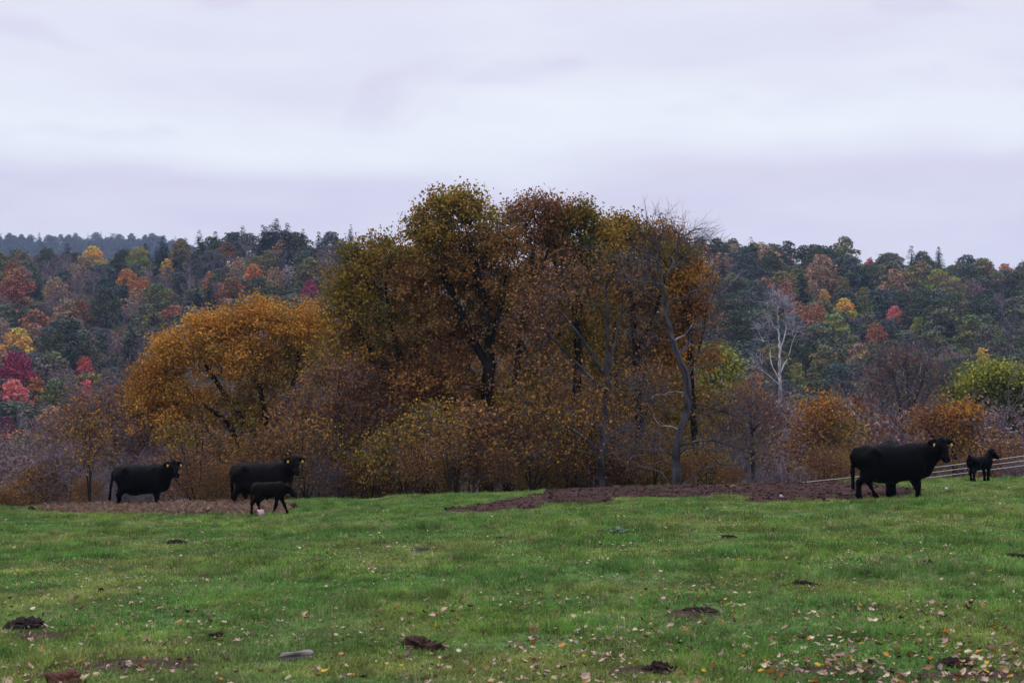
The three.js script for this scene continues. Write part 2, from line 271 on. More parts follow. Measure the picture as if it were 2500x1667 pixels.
/* o: d distance, stems [[px,py],...] lists (first point the base), stemR, lobes [px,py,rx,ry,n,colours,(dz)], leaf {n,size,spread}, twigs per tip */
function growTree(o) {
  const R = mulberry(o.seed), d = o.d;
  const b0 = o.stems[0][0], base3 = at(b0[0], b0[1], d); base3.y = Math.min(H(base3.x, base3.z), base3.y);
  const root = thing(o.name, o.label, o.category ?? 'tree', base3.toArray(), 0, o.group);
  const nodes = [];
  const addNode = (p, parent, trunk) => { const n = { p, parent, trunk, kids: [], path: parent ? parent.path + p.distanceTo(parent.p) : 0, dir: parent ? p.clone().sub(parent.p).normalize() : V(0, 1, 0), r: 0 }; if (parent) parent.kids.push(n); nodes.push(n); return n; };
  const mpp = d / F;
  const loc = (px, py, dz = 0) => at(px, py, d).add(V(0, 0, dz)).sub(base3);
  const tr0 = addNode(V(0, -0.3, 0), null, true);
  o.stems.forEach((st, si) => {
    const pts = st.map(([x, y, dz], i) => (st === o.stems[0] && i === 0) ? V(0, 0, 0) : loc(x, y, dz ?? 0));
    let cur = tr0;
    if (st !== o.stems[0]) { let best = 1e9; for (const n of nodes) { const q = n.p.distanceTo(pts[0]); if (q < best) { best = q; cur = n; } } }
    const cv = new THREE.CatmullRomCurve3(pts.length > 1 ? pts : [pts[0], pts[0].clone().add(V(0, 0.5, 0))]), n = Math.max(2, Math.ceil(cv.getLength() / (o.lumpy ? 0.24 : 0.5)));
    for (let i = st === o.stems[0] ? 0 : 1; i <= n; i++) { const q = cv.getPoint(i / n); const jw = o.lumpy ? 0.06 : o.taper ? 0.1 : 0.05; q.x += (R() - 0.5) * jw; q.z += (R() - 0.5) * jw; cur = addNode(q, cur, true); cur.si = si; cur.u = i / n; }
    cur.tip = true;
  });
  const attr = [];
  for (const [px, py, rx, ry, n, cols, dz = 0, rz] of o.lobes) {
    const c = loc(px, py, dz - (o.back ?? 0) * rx * mpp), k = n;
    for (let i = 0; i < k; i++) { const v = randDir(R), rr = Math.pow(R(), o.shell ?? 0.42); if (v.y < -0.35 && R() < 0.6) v.y *= -1; attr.push({ p: V(c.x + v.x * rr * rx * mpp, c.y + v.y * rr * ry * mpp, c.z + v.z * rr * (rz ?? rx * mpp)), cols }); }
  }
  for (const a of attr) { let m = 1e9; for (const n of nodes) if (n.trunk) m = Math.min(m, n.p.distanceToSquared(a.p)); a.m = m; }
  attr.sort((a, b) => a.m - b.m);
  const segL = o.segL ?? 0.55;
  for (const a of attr) {
    let best = null, bc = 1e9;
    for (const n of nodes) { if (n === tr0 || (n.tipNode && n.kids.length > 1)) continue; const dx = a.p.x - n.p.x, dy = a.p.y - n.p.y, dz = a.p.z - n.p.z, q = Math.sqrt(dx * dx + dy * dy + dz * dz), c = q + (o.straight ?? 0.3) * n.path + 1.3 * Math.max(0, -dy - 0.15 * q) + 0.25 * q * Math.max(0, -(dx * n.dir.x + dy * n.dir.y + dz * n.dir.z) / (q + 1e-6)); if (c < bc) { bc = c; best = n; } }
    const L = best.p.distanceTo(a.p); if (L < 0.12) continue;
    const ctrl = best.p.clone().addScaledVector(best.dir, L * 0.32).add(V((R() - 0.5) * L * 0.24, L * (o.rise ?? 0.06) + (R() - 0.5) * L * 0.15, (R() - 0.5) * L * 0.24)).lerp(best.p.clone().lerp(a.p, 0.5), 0.35);
    const n = Math.max(1, Math.ceil(L / segL)); let cur = best;
    const wob = o.wobble ?? 0.06;
    for (let i = 1; i <= n; i++) { const t = i / n, q = best.p.clone().multiplyScalar((1 - t) * (1 - t)).addScaledVector(ctrl, 2 * t * (1 - t)).addScaledVector(a.p, t * t); if (i < n) q.add(V((R() - 0.5) * wob, (R() - 0.5) * wob, (R() - 0.5) * wob).multiplyScalar(2)); cur = addNode(q, cur, false); }
    cur.tip = true; cur.tipNode = true; cur.cols = a.cols;
  }
  const ex = 2.35, tipR = o.tipR ?? 0.009;
  for (let i = nodes.length - 1; i >= 0; i--) { const n = nodes[i]; n.s = n.kids.length ? n.kids.reduce((s, k) => s + k.s, 0) + 0.02 * tipR ** ex : tipR ** ex; n.r = Math.pow(n.s, 1 / ex); }
  // nodes were added parents first, but kids of early nodes come later: the loop above runs last to first, so every kid is done before its parent
  const k0 = o.stemR / nodes[1].r; for (const n of nodes) { const f = n.trunk ? k0 : lerp(1, k0, smooth(0.02, 0.12, n.r)); n.r *= f; if (n.trunk && n.r < 0.02) n.r = 0.02; }
  if (o.taper) for (const n of nodes) if (n.trunk && n !== tr0) { const q = n.si ? o.stemR * (o.pale?.includes(n.si) ? 0.2 : o.sub ?? 0.42) : o.stemR; n.r = Math.max(0.012, q * Math.pow(1 - n.u * 0.9, n.si ? 0.8 : o.taper)); }
  tr0.r = o.stemR * 1.45; nodes[1].r = o.stemR * 1.2;
  const barked = () => { const q = new Buf(); q.bark = true; return q; }, pbs = {}, tb = barked(), lb = barked(), wb = new Buf(), fb = new Buf();
  for (const n of nodes) if (n.parent) {
    const p = n.parent, main = p.kids.every((k) => k.s <= n.s), d0 = main ? p.dir.clone().add(n.dir).normalize() : n.dir, nextMain = n.kids.length ? n.kids.reduce((a, k) => k.s > a.s ? k : a) : null, d1 = nextMain ? n.dir.clone().add(nextMain.dir).normalize() : n.dir;
    const lump = o.lumpy && n.trunk ? 1 + o.lumpy * noise3(n.p.x * 3, n.p.y * 2.2, n.p.z * 3) : 1; n.r *= lump;
    const r0 = main || n.trunk ? Math.min(p.r, n.r * 1.6) : Math.min(p.r * 0.9, n.r * 1.35), sides = r0 > 0.1 ? 9 : r0 > 0.035 ? 5 : 3;
    tubeSeg(n.trunk && o.pale?.includes(n.si) ? (pbs[n.si] ??= barked()) : n.trunk ? tb : lb, p.p, d0, r0, n.p, d1, n.r, sides);
  }
  const tw = o.twigs ?? 4, twL = o.twigL ?? 0.6, twW = o.twigW ?? 0.009;
  const lf = o.leaf, tips = nodes.filter((n) => !n.trunk && (n.tipNode || R() < (o.midTwig ?? 0.25)));
  for (const n of tips) {
    const anchors = [];
    for (let k = 0; k < tw; k++) {
      const v = randDir(R).multiplyScalar(0.75).add(n.dir); v.y += 0.12; v.normalize(); const L = twL * (0.4 + 0.9 * R()), side = randDir(R).cross(v).normalize(), w = twW, i = wb.count, bend = randDir(R).multiplyScalar(L * 0.12);
      const m = n.p.clone().addScaledVector(v, L * 0.5).add(bend), e = n.p.clone().addScaledVector(v, L);
      wb.p.push(n.p.x - side.x * w, n.p.y - side.y * w, n.p.z - side.z * w, n.p.x + side.x * w, n.p.y + side.y * w, n.p.z + side.z * w, m.x - side.x * w * 0.7, m.y - side.y * w * 0.7, m.z - side.z * w * 0.7, m.x + side.x * w * 0.7, m.y + side.y * w * 0.7, m.z + side.z * w * 0.7, e.x, e.y, e.z);
      wb.tri(i, i + 1, i + 2); wb.tri(i + 1, i + 3, i + 2); wb.tri(i + 2, i + 3, i + 4); anchors.push(m, e);
      if (R() < 0.8) { const s2 = randDir(R).multiplyScalar(0.8).add(v).normalize(), e2 = m.clone().addScaledVector(s2, L * 0.55), j = wb.count; wb.p.push(m.x - side.x * w * 0.6, m.y - side.y * w * 0.6, m.z - side.z * w * 0.6, m.x + side.x * w * 0.6, m.y + side.y * w * 0.6, m.z + side.z * w * 0.6, e2.x, e2.y, e2.z); wb.tri(j, j + 1, j + 2); anchors.push(e2); }
    }
    if (lf && lf.n) {
      const set = n.cols ?? (n.parent?.cols) ?? o.lobes[0][5]; if (!set) continue;
      const patch = hash3(Math.floor((n.p.x + 50) * 1.1), Math.floor((n.p.y + 50) * 1.1), Math.floor((n.p.z + 50) * 1.1));
      const cnt = Math.round(lf.n * (0.4 + 1.2 * R()));
      for (let k = 0; k < cnt; k++) {
        const q = anchors.length && R() < 0.75 ? anchors[Math.floor(R() * anchors.length)] : n.p, s = lf.spread, g = () => (R() + R() + R() - 1.5) * s;
        const ci = R() < 0.55 ? Math.floor(patch * set.length) : Math.floor(R() * set.length);
        leafAt(fb, R, q.x + g(), q.y + g() * 0.7, q.z + g(), lf.size, set[Math.min(ci, set.length - 1)], 0.5);
      }
    }
  }
  const bm = barkV(o.bark ?? [0.035, 0.028, 0.026]);
  mesh('trunk', tb.geo(), bm, root);
  for (const k in pbs) mesh('broken_limb', pbs[k].geo(), barkV([0.27, 0.26, 0.285]), root).userData.label = 'pale barkless broken limb';
  if (lb.count) mesh('limbs', lb.geo(), barkV(o.limb ?? o.bark ?? [0.035, 0.028, 0.026]), root).userData.kind = 'stuff';
  if (wb.count) mesh('twigs', wb.geo(), barkMat(o.twigC ?? o.limb ?? [0.05, 0.042, 0.045]), root).userData.kind = 'stuff';
  if (fb.count) mesh('crown', fb.geo(), leafMat, root);
  return root;
}

const OLIVE = [[0.224, 0.162, 0.028], [0.28, 0.173, 0.03], [0.146, 0.135, 0.028], [0.302, 0.157, 0.035]], OCHRE = [[0.311, 0.191, 0.028], [0.239, 0.137, 0.028], [0.191, 0.164, 0.028], [0.359, 0.218, 0.033]], BROWN = [[0.255, 0.122, 0.035], [0.189, 0.087, 0.035], [0.296, 0.157, 0.041], [0.161, 0.107, 0.035]], PURPLE = [[0.265, 0.121, 0.055], [0.196, 0.092, 0.055], [0.31, 0.149, 0.061]];
const GOLD = [[0.612, 0.315, 0.05], [0.53, 0.254, 0.045], [0.561, 0.263, 0.05], [0.428, 0.24, 0.045], [0.337, 0.207, 0.045]], ORANGE = [[0.40, 0.185, 0.03], [0.33, 0.14, 0.03], [0.42, 0.22, 0.035]], RUST = [[0.297, 0.133, 0.046], [0.223, 0.107, 0.053], [0.346, 0.174, 0.046]], LIME = [[0.37, 0.35, 0.05], [0.27, 0.29, 0.05], [0.18, 0.21, 0.045]], GREEN = [[0.08, 0.10, 0.03], [0.06, 0.08, 0.028], [0.11, 0.12, 0.03]];
const GREYBARK = [0.13, 0.125, 0.14], DARKBARK = [0.014, 0.012, 0.012], LILAC = [0.13, 0.105, 0.125];
const clumpGroup = 'tall trees of the clump behind the pasture crest';

growTree({ name: 'maple_tree', label: 'ochre and olive leaved maple forming the left shoulder of the tall clump', group: clumpGroup, back: 0.4, seed: 101, d: 57, stemR: 0.17, bark: DARKBARK,
  stems: [[[1040, 1190], [1035, 1100], [1020, 1010], [1005, 940], [970, 850], [950, 760], [940, 690]], [[1015, 980], [960, 920], [900, 850], [860, 780]], [[1008, 950], [1015, 850], [1020, 760]]],
  lobes: [[920, 655, 105, 78, 130, OLIVE], [850, 730, 70, 75, 80, OCHRE], [1000, 700, 100, 95, 110, BROWN], [930, 790, 140, 85, 120, OLIVE], [860, 880, 100, 80, 80, OCHRE], [980, 930, 110, 110, 100, BROWN], [880, 1030, 120, 90, 90, RUST]], leaf: { n: 42, size: 0.115, spread: 0.25 }, twigs: 4 });
growTree({ name: 'maple_tree', label: 'tallest brown and orange maple with domed top at the clump centre', group: clumpGroup, back: 0.4, seed: 102, d: 55, stemR: 0.3, bark: DARKBARK,
  stems: [[[1185, 1195], [1188, 1080], [1190, 960], [1195, 850], [1180, 740], [1160, 640], [1140, 560]], [[1192, 900], [1150, 820], [1110, 730], [1070, 650]], [[1196, 830], [1225, 740], [1240, 650]]],
  lobes: [[1115, 520, 98, 54, 120, OCHRE], [1050, 600, 80, 75, 110, OCHRE], [1180, 620, 110, 70, 130, BROWN], [1100, 700, 140, 90, 150, BROWN], [1220, 740, 90, 100, 80, BROWN], [1100, 840, 140, 100, 130, BROWN], [1070, 970, 140, 100, 130, RUST], [1200, 1010, 110, 110, 90, OCHRE]], leaf: { n: 42, size: 0.115, spread: 0.24 }, twigs: 4 });
growTree({ name: 'maple_tree', label: 'purple brown maple with thin top open to the sky', group: clumpGroup, back: 0.45, seed: 103, d: 58, stemR: 0.17, bark: DARKBARK,
  stems: [[[1250, 1195], [1250, 1050], [1262, 900], [1280, 780], [1295, 680], [1305, 600]], [[1285, 740], [1330, 640], [1345, 570]]],
  lobes: [[1245, 570, 60, 50, 60, BROWN], [1310, 525, 72, 42, 110, PURPLE], [1320, 620, 75, 60, 70, PURPLE], [1290, 720, 80, 85, 80, BROWN], [1270, 850, 90, 110, 80, BROWN], [1290, 1000, 110, 110, 80, OCHRE]], leaf: { n: 26, size: 0.105, spread: 0.24 }, twigs: 5, shell: 0.3 });
growTree({ name: 'maple_tree', label: 'olive green rounded maple top right of the purple brown one', group: clumpGroup, back: 0.45, seed: 104, d: 59, stemR: 0.2, bark: DARKBARK,
  stems: [[[1400, 1195], [1402, 1080], [1408, 950], [1410, 820], [1412, 700], [1415, 610]], [[1410, 780], [1370, 690], [1350, 620]], [[1411, 760], [1450, 680], [1465, 620]]],
  lobes: [[1470, 615, 60, 55, 60, OCHRE], [1405, 552, 76, 46, 130, OLIVE], [1350, 610, 55, 50, 60, OLIVE], [1430, 640, 80, 60, 90, GREEN], [1400, 760, 110, 100, 110, OLIVE], [1420, 900, 120, 110, 90, OCHRE], [1420, 1050, 130, 100, 80, BROWN]], leaf: { n: 42, size: 0.115, spread: 0.25 }, twigs: 4 });
growTree({ name: 'maple_tree', label: 'golden orange maple behind the bare limbs on the clump right', group: clumpGroup, back: 0.4, seed: 105, d: 61, stemR: 0.18, bark: DARKBARK,
  stems: [[[1560, 1195], [1560, 1050], [1555, 900], [1545, 760], [1530, 640]], [[1555, 860], [1600, 760], [1630, 650]]],
  lobes: [[1515, 575, 58, 42, 90, OCHRE], [1570, 610, 60, 50, 70, OCHRE], [1630, 600, 40, 45, 50, ORANGE], [1560, 720, 90, 80, 80, BROWN], [1600, 850, 100, 90, 80, BROWN], [1560, 1000, 120, 90, 60, OCHRE]], leaf: { n: 42, size: 0.115, spread: 0.26 }, twigs: 4 });
growTree({ name: 'maple_tree', label: 'bright orange leaved maple right behind the pale dead tree', group: clumpGroup, back: 0.4, seed: 106, d: 60, stemR: 0.15, bark: DARKBARK,
  stems: [[[1700, 1195], [1698, 1080], [1690, 950], [1685, 830], [1685, 720]], [[1690, 900], [1720, 800], [1725, 740]]],
  lobes: [[1690, 690, 55, 45, 80, ORANGE], [1655, 640, 45, 50, 50, OCHRE], [1690, 780, 55, 70, 80, RUST], [1680, 880, 70, 60, 70, ORANGE], [1700, 1010, 80, 80, 60, OCHRE]], leaf: { n: 40, size: 0.115, spread: 0.25 }, twigs: 4 });
growTree({ name: 'maple_tree', label: 'dark rust maple deep in the clump left of the thick trunk', group: clumpGroup, back: 0.7, seed: 121, d: 63, stemR: 0.16, bark: DARKBARK,
  stems: [[[1090, 1195], [1092, 1060], [1085, 920], [1060, 800], [1050, 700]], [[1088, 960], [1020, 860], [980, 780]]],
  lobes: [[1030, 720, 90, 90, 70, BROWN], [970, 850, 110, 90, 80, OLIVE], [1080, 900, 110, 110, 90, RUST], [1010, 1030, 130, 100, 100, OCHRE]], leaf: { n: 36, size: 0.12, spread: 0.42 }, twigs: 3 });
growTree({ name: 'maple_tree', label: 'dark brown maple deep in the clump right of the thick trunk', group: clumpGroup, back: 0.7, seed: 122, d: 64, stemR: 0.17, bark: DARKBARK,
  stems: [[[1330, 1195], [1332, 1060], [1335, 920], [1340, 800], [1345, 700]], [[1334, 940], [1280, 850], [1250, 770]]],
  lobes: [[1340, 700, 100, 90, 80, BROWN], [1260, 800, 90, 100, 70, BROWN], [1380, 850, 110, 110, 90, OLIVE], [1310, 960, 130, 110, 100, OCHRE], [1330, 1090, 140, 80, 80, RUST]], leaf: { n: 36, size: 0.12, spread: 0.42 }, twigs: 3 });
growTree({ name: 'maple_tree', label: 'dark golden brown maple deep in the clump behind the fanned grey stems', group: clumpGroup, back: 0.7, seed: 123, d: 65, stemR: 0.17, bark: DARKBARK,
  stems: [[[1510, 1195], [1510, 1060], [1505, 920], [1500, 800], [1500, 690]], [[1508, 960], [1570, 860], [1600, 780]]],
  lobes: [[1500, 690, 100, 90, 90, BROWN], [1590, 740, 90, 100, 80, OCHRE], [1480, 850, 110, 110, 90, OLIVE], [1580, 930, 120, 120, 100, OCHRE], [1500, 1070, 150, 90, 90, RUST], [1640, 1080, 110, 80, 60, OCHRE]], leaf: { n: 36, size: 0.12, spread: 0.42 }, twigs: 3 });
growTree({ name: 'half_bare_tree', label: 'half bare tree with several pale grey stems fanning upward mid clump', group: clumpGroup, seed: 107, d: 52, stemR: 0.13, taper: 0.7, lumpy: 0.12, sub: 0.6, bark: [0.065, 0.06, 0.066], limb: [0.095, 0.088, 0.1], twigC: [0.07, 0.062, 0.072],
  stems: [[[1468, 1195], [1472, 1080], [1480, 960], [1482, 900], [1484, 800], [1482, 700], [1490, 640]], [[1481, 930], [1505, 820], [1525, 730], [1560, 650]], [[1480, 920], [1430, 840], [1370, 760], [1310, 680]], [[1478, 960], [1400, 880], [1320, 800], [1250, 760]], [[1470, 1100], [1400, 1050], [1330, 1000], [1240, 960]], [[1471, 1080], [1540, 1040], [1600, 1000]]],
  lobes: [[1480, 680, 100, 90, 90, BROWN], [1360, 720, 100, 80, 80, PURPLE], [1300, 800, 80, 80, 60, PURPLE], [1330, 950, 130, 90, 100, RUST], [1430, 1040, 150, 80, 90, ORANGE], [1560, 950, 90, 100, 60, RUST], [1550, 700, 60, 80, 50, BROWN]], leaf: { n: 8, size: 0.11, spread: 0.3 }, twigs: 3, twigL: 0.7, twigW: 0.007, midTwig: 0.3 });
growTree({ name: 'dead_tree', label: 'pale grey leafless dead tree with a leaning crooked trunk and broken limbs', seed: 108, d: 49, lumpy: 0.25, stemR: 0.155, taper: 0.8, sub: 0.3, pale: [3, 4, 7], bark: [0.07, 0.064, 0.074], limb: [0.085, 0.078, 0.09], twigC: [0.075, 0.067, 0.08], tipR: 0.009, wobble: 0.14, straight: 0.42, rise: 0.03,
  stems: [[[1650, 1190], [1655, 1080], [1678, 1000], [1676, 920], [1645, 840], [1628, 770], [1618, 700], [1610, 650], [1604, 600], [1596, 560]], [[1614, 690], [1648, 640], [1660, 590], [1700, 560], [1735, 560]], [[1624, 750], [1660, 732], [1710, 728], [1768, 740]], [[1668, 960], [1640, 956], [1622, 964], [1604, 962], [1590, 974]], [[1660, 1050], [1634, 1040], [1614, 1040], [1601, 1027], [1595, 1008]], [[1672, 980], [1720, 990], [1780, 1010], [1840, 1030]], [[1655, 1090], [1720, 1075], [1790, 1090], [1850, 1120]], [[1640, 830], [1672, 818], [1694, 788], [1712, 800], [1734, 784]], [[1616, 700], [1580, 690], [1550, 705]]],
  lobes: [[1610, 590, 85, 75, 100], [1700, 610, 75, 65, 80], [1740, 720, 65, 55, 60], [1740, 850, 70, 90, 60], [1570, 670, 65, 80, 80], [1580, 980, 70, 70, 60], [1570, 830, 60, 70, 30], [1780, 1020, 90, 60, 80], [1760, 1100, 120, 55, 90], [1550, 1090, 110, 60, 80]], leaf: null, twigs: 4, twigL: 0.7, twigW: 0.006, midTwig: 0.4 });
growTree({ name: 'maple_tree', label: 'broad golden orange maple standing left of the tall clump behind the cows', back: 0.2, seed: 109, d: 66, stemR: 0.24, bark: DARKBARK,
  stems: [[[640, 1200], [642, 1120], [650, 1060], [640, 980], [620, 900], [610, 830]], [[648, 1080], [690, 1000], [720, 920], [730, 850]], [[645, 1090], [590, 1020], [540, 950], [500, 890]], [[600, 1195], [585, 1110], [560, 1040], [500, 990]]],
  lobes: [[625, 790, 75, 48, 110, GOLD], [520, 815, 70, 50, 90, GOLD], [430, 870, 70, 55, 90, GOLD], [730, 810, 80, 60, 110, GOLD], [380, 950, 75, 60, 90, ORANGE], [560, 890, 130, 70, 140, GOLD], [690, 930, 120, 90, 120, OCHRE], [420, 1010, 120, 75, 120, GOLD], [560, 1030, 150, 90, 130, OCHRE], [720, 1070, 110, 100, 110, RUST], [520, 1130, 150, 60, 80, OCHRE]], leaf: { n: 60, size: 0.105, spread: 0.3 }, twigs: 4, twigC: [0.08, 0.065, 0.075] });
growTree({ name: 'maple_sapling', label: 'rust leaved sapling thicket stem filling the gap left of the clump trunks', seed: 110, d: 56, stemR: 0.1, bark: [0.05, 0.045, 0.05], twigC: [0.11, 0.09, 0.105],
  stems: [[[860, 1200], [850, 1120], [830, 1050], [820, 980]], [[855, 1140], [900, 1060], [930, 980]], [[853, 1160], [780, 1080], [740, 1010]]],
  lobes: [[840, 950, 110, 80, 110, RUST], [740, 1040, 90, 80, 90, RUST], [930, 1050, 100, 90, 100, BROWN], [830, 1120, 120, 60, 90, OCHRE]], leaf: { n: 18, size: 0.1, spread: 0.34 }, twigs: 7, twigL: 0.7, midTwig: 0.5 });
growTree({ name: 'maple_sapling', label: 'low orange leaved sapling in front of the tall trunks near clump centre', seed: 111, d: 51, stemR: 0.09, bark: [0.04, 0.035, 0.036], twigC: [0.1, 0.085, 0.1],
  stems: [[[1120, 1195], [1105, 1130], [1075, 1075], [1060, 1050]], [[1118, 1160], [1140, 1100], [1160, 1040]]],
  lobes: [[1060, 1060, 90, 60, 90, OCHRE], [1150, 1060, 70, 70, 70, RUST], [990, 1110, 90, 55, 70, OCHRE], [1240, 1100, 100, 60, 70, BROWN]], leaf: { n: 16, size: 0.12, spread: 0.3 }, twigs: 6, midTwig: 0.5 });
growTree({ name: 'half_bare_tree', label: 'lilac brown half bare bush with few red leaves left of the golden maple', seed: 112, d: 68, stemR: 0.12, bark: [0.06, 0.05, 0.055], limb: LILAC, twigC: LILAC,
  stems: [[[300, 1215], [290, 1130], [270, 1050]], [[295, 1160], [350, 1090], [380, 1010]], [[296, 1170], [220, 1100], [180, 1050]]],
  lobes: [[270, 1020, 110, 70, 140, RUST], [370, 1010, 70, 80, 80, ORANGE], [190, 1070, 80, 70, 90, RUST], [320, 1120, 130, 60, 120, PURPLE]], leaf: { n: 9, size: 0.14, spread: 0.4 }, twigs: 9, twigL: 0.8, midTwig: 0.7, twigW: 0.011 });
growTree({ name: 'bare_tree', label: 'pale white barked bare tree with forked stems standing alone before right hillside', seed: 113, d: 140, stemR: 0.2, taper: 0.8, bark: [0.42, 0.4, 0.43], limb: [0.38, 0.355, 0.39], twigC: [0.3, 0.28, 0.32], tipR: 0.02, segL: 1,
  stems: [[[1907, 1010], [1905, 960], [1904, 900], [1904, 840], [1900, 780], [1897, 740]], [[1904, 930], [1885, 890], [1880, 850], [1872, 810]], [[1905, 910], [1925, 870], [1938, 830], [1955, 790]], [[1904, 860], [1920, 800], [1917, 760]], [[1905, 940], [1870, 910], [1840, 890]]],
  lobes: [[1898, 745, 32, 35, 40], [1945, 800, 24, 35, 26], [1870, 810, 24, 40, 26], [1920, 760, 28, 30, 24], [1850, 890, 20, 22, 14]], leaf: null, twigs: 4, twigL: 1.3, twigW: 0.022 });
growTree({ name: 'half_bare_tree', label: 'tall lilac half bare maple with two dark trunks behind the right cow', seed: 114, d: 105, stemR: 0.2, bark: [0.04, 0.035, 0.036], limb: [0.08, 0.07, 0.08], twigC: LILAC, tipR: 0.014, segL: 0.8,
  stems: [[[2232, 1120], [2228, 1050], [2222, 980], [2215, 920]], [[2205, 1120], [2204, 1040], [2195, 970], [2180, 910]], [[2226, 1000], [2250, 940], [2265, 890]]],
  lobes: [[2210, 895, 80, 50, 110, RUST], [2150, 950, 60, 60, 70, RUST], [2270, 940, 60, 60, 70, RUST], [2210, 990, 100, 60, 80, RUST]], leaf: { n: 3, size: 0.16, spread: 0.55 }, twigs: 8, twigL: 1.2, twigW: 0.017, midTwig: 0.6 });
growTree({ name: 'lime_tree', label: 'yellow green leafy tree cut by the right edge of the picture', seed: 115, d: 104, stemR: 0.25, bark: DARKBARK,
  stems: [[[2440, 1150], [2440, 1080], [2435, 1010], [2430, 960]], [[2438, 1060], [2480, 1000], [2500, 960]]],
  lobes: [[2420, 930, 60, 32, 100, LIME], [2370, 970, 42, 34, 60, LIME], [2490, 950, 60, 45, 90, LIME], [2440, 1010, 90, 50, 110, GREEN], [2510, 1040, 70, 60, 80, GREEN]], leaf: { n: 40, size: 0.22, spread: 0.6 }, twigs: 3, twigL: 0.9 });
growTree({ name: 'maple_tree', label: 'small orange maple right of the big cow below the yellow green tree', seed: 116, d: 82, stemR: 0.16, bark: DARKBARK,
  stems: [[[2330, 1150], [2330, 1100], [2325, 1060], [2320, 1030]], [[2329, 1110], [2280, 1070], [2260, 1040]]],
  lobes: [[2340, 1030, 60, 42, 100, ORANGE], [2275, 1045, 60, 45, 80, RUST], [2380, 1080, 55, 45, 70, ORANGE], [2310, 1100, 90, 40, 40, OCHRE], [2460, 1110, 60, 40, 60, OCHRE]], leaf: { n: 24, size: 0.15, spread: 0.42 }, twigs: 4 });
growTree({ name: 'maple_tree', label: 'brownish orange rounded maple right of the dead tree trunk', seed: 117, d: 84, stemR: 0.14, bark: DARKBARK, twigC: LILAC,
  stems: [[[1840, 1160], [1838, 1090], [1832, 1020], [1828, 980]], [[1836, 1060], [1870, 1010], [1880, 980]]],
  lobes: [[1835, 985, 62, 48, 110, RUST], [1800, 1040, 55, 50, 70, BROWN], [1880, 1040, 50, 50, 70, PURPLE], [1840, 1100, 80, 45, 60, OCHRE]], leaf: { n: 9, size: 0.13, spread: 0.42 }, twigs: 6, twigL: 0.8 });
growTree({ name: 'maple_sapling', label: 'slim two stemmed sapling with orange leaves between dead tree and right cow', seed: 118, d: 72, stemR: 0.09, bark: [0.05, 0.045, 0.05], twigC: LILAC,
  stems: [[[2010, 1165], [2012, 1090], [2015, 1020]], [[2010, 1130], [2028, 1060], [2032, 1010]]],
  lobes: [[2015, 1010, 55, 40, 80, ORANGE], [2050, 1070, 60, 50, 60, OCHRE], [1980, 1080, 60, 50, 60, RUST], [2020, 1130, 80, 35, 50, OCHRE]], leaf: { n: 16, size: 0.15, spread: 0.38 }, twigs: 6, midTwig: 0.5 });
growTree({ name: 'maple_tree', label: 'yellow green young maple peeping out right of the dead tree', seed: 119, d: 95, stemR: 0.16, bark: DARKBARK,
  stems: [[[1745, 1150], [1745, 1050], [1745, 960], [1745, 910]]],
  lobes: [[1745, 905, 48, 42, 110, LIME], [1755, 970, 55, 50, 100, LIME], [1745, 1050, 60, 60, 80, OCHRE]], leaf: { n: 34, size: 0.2, spread: 0.5 }, twigs: 3, twigL: 0.8 });

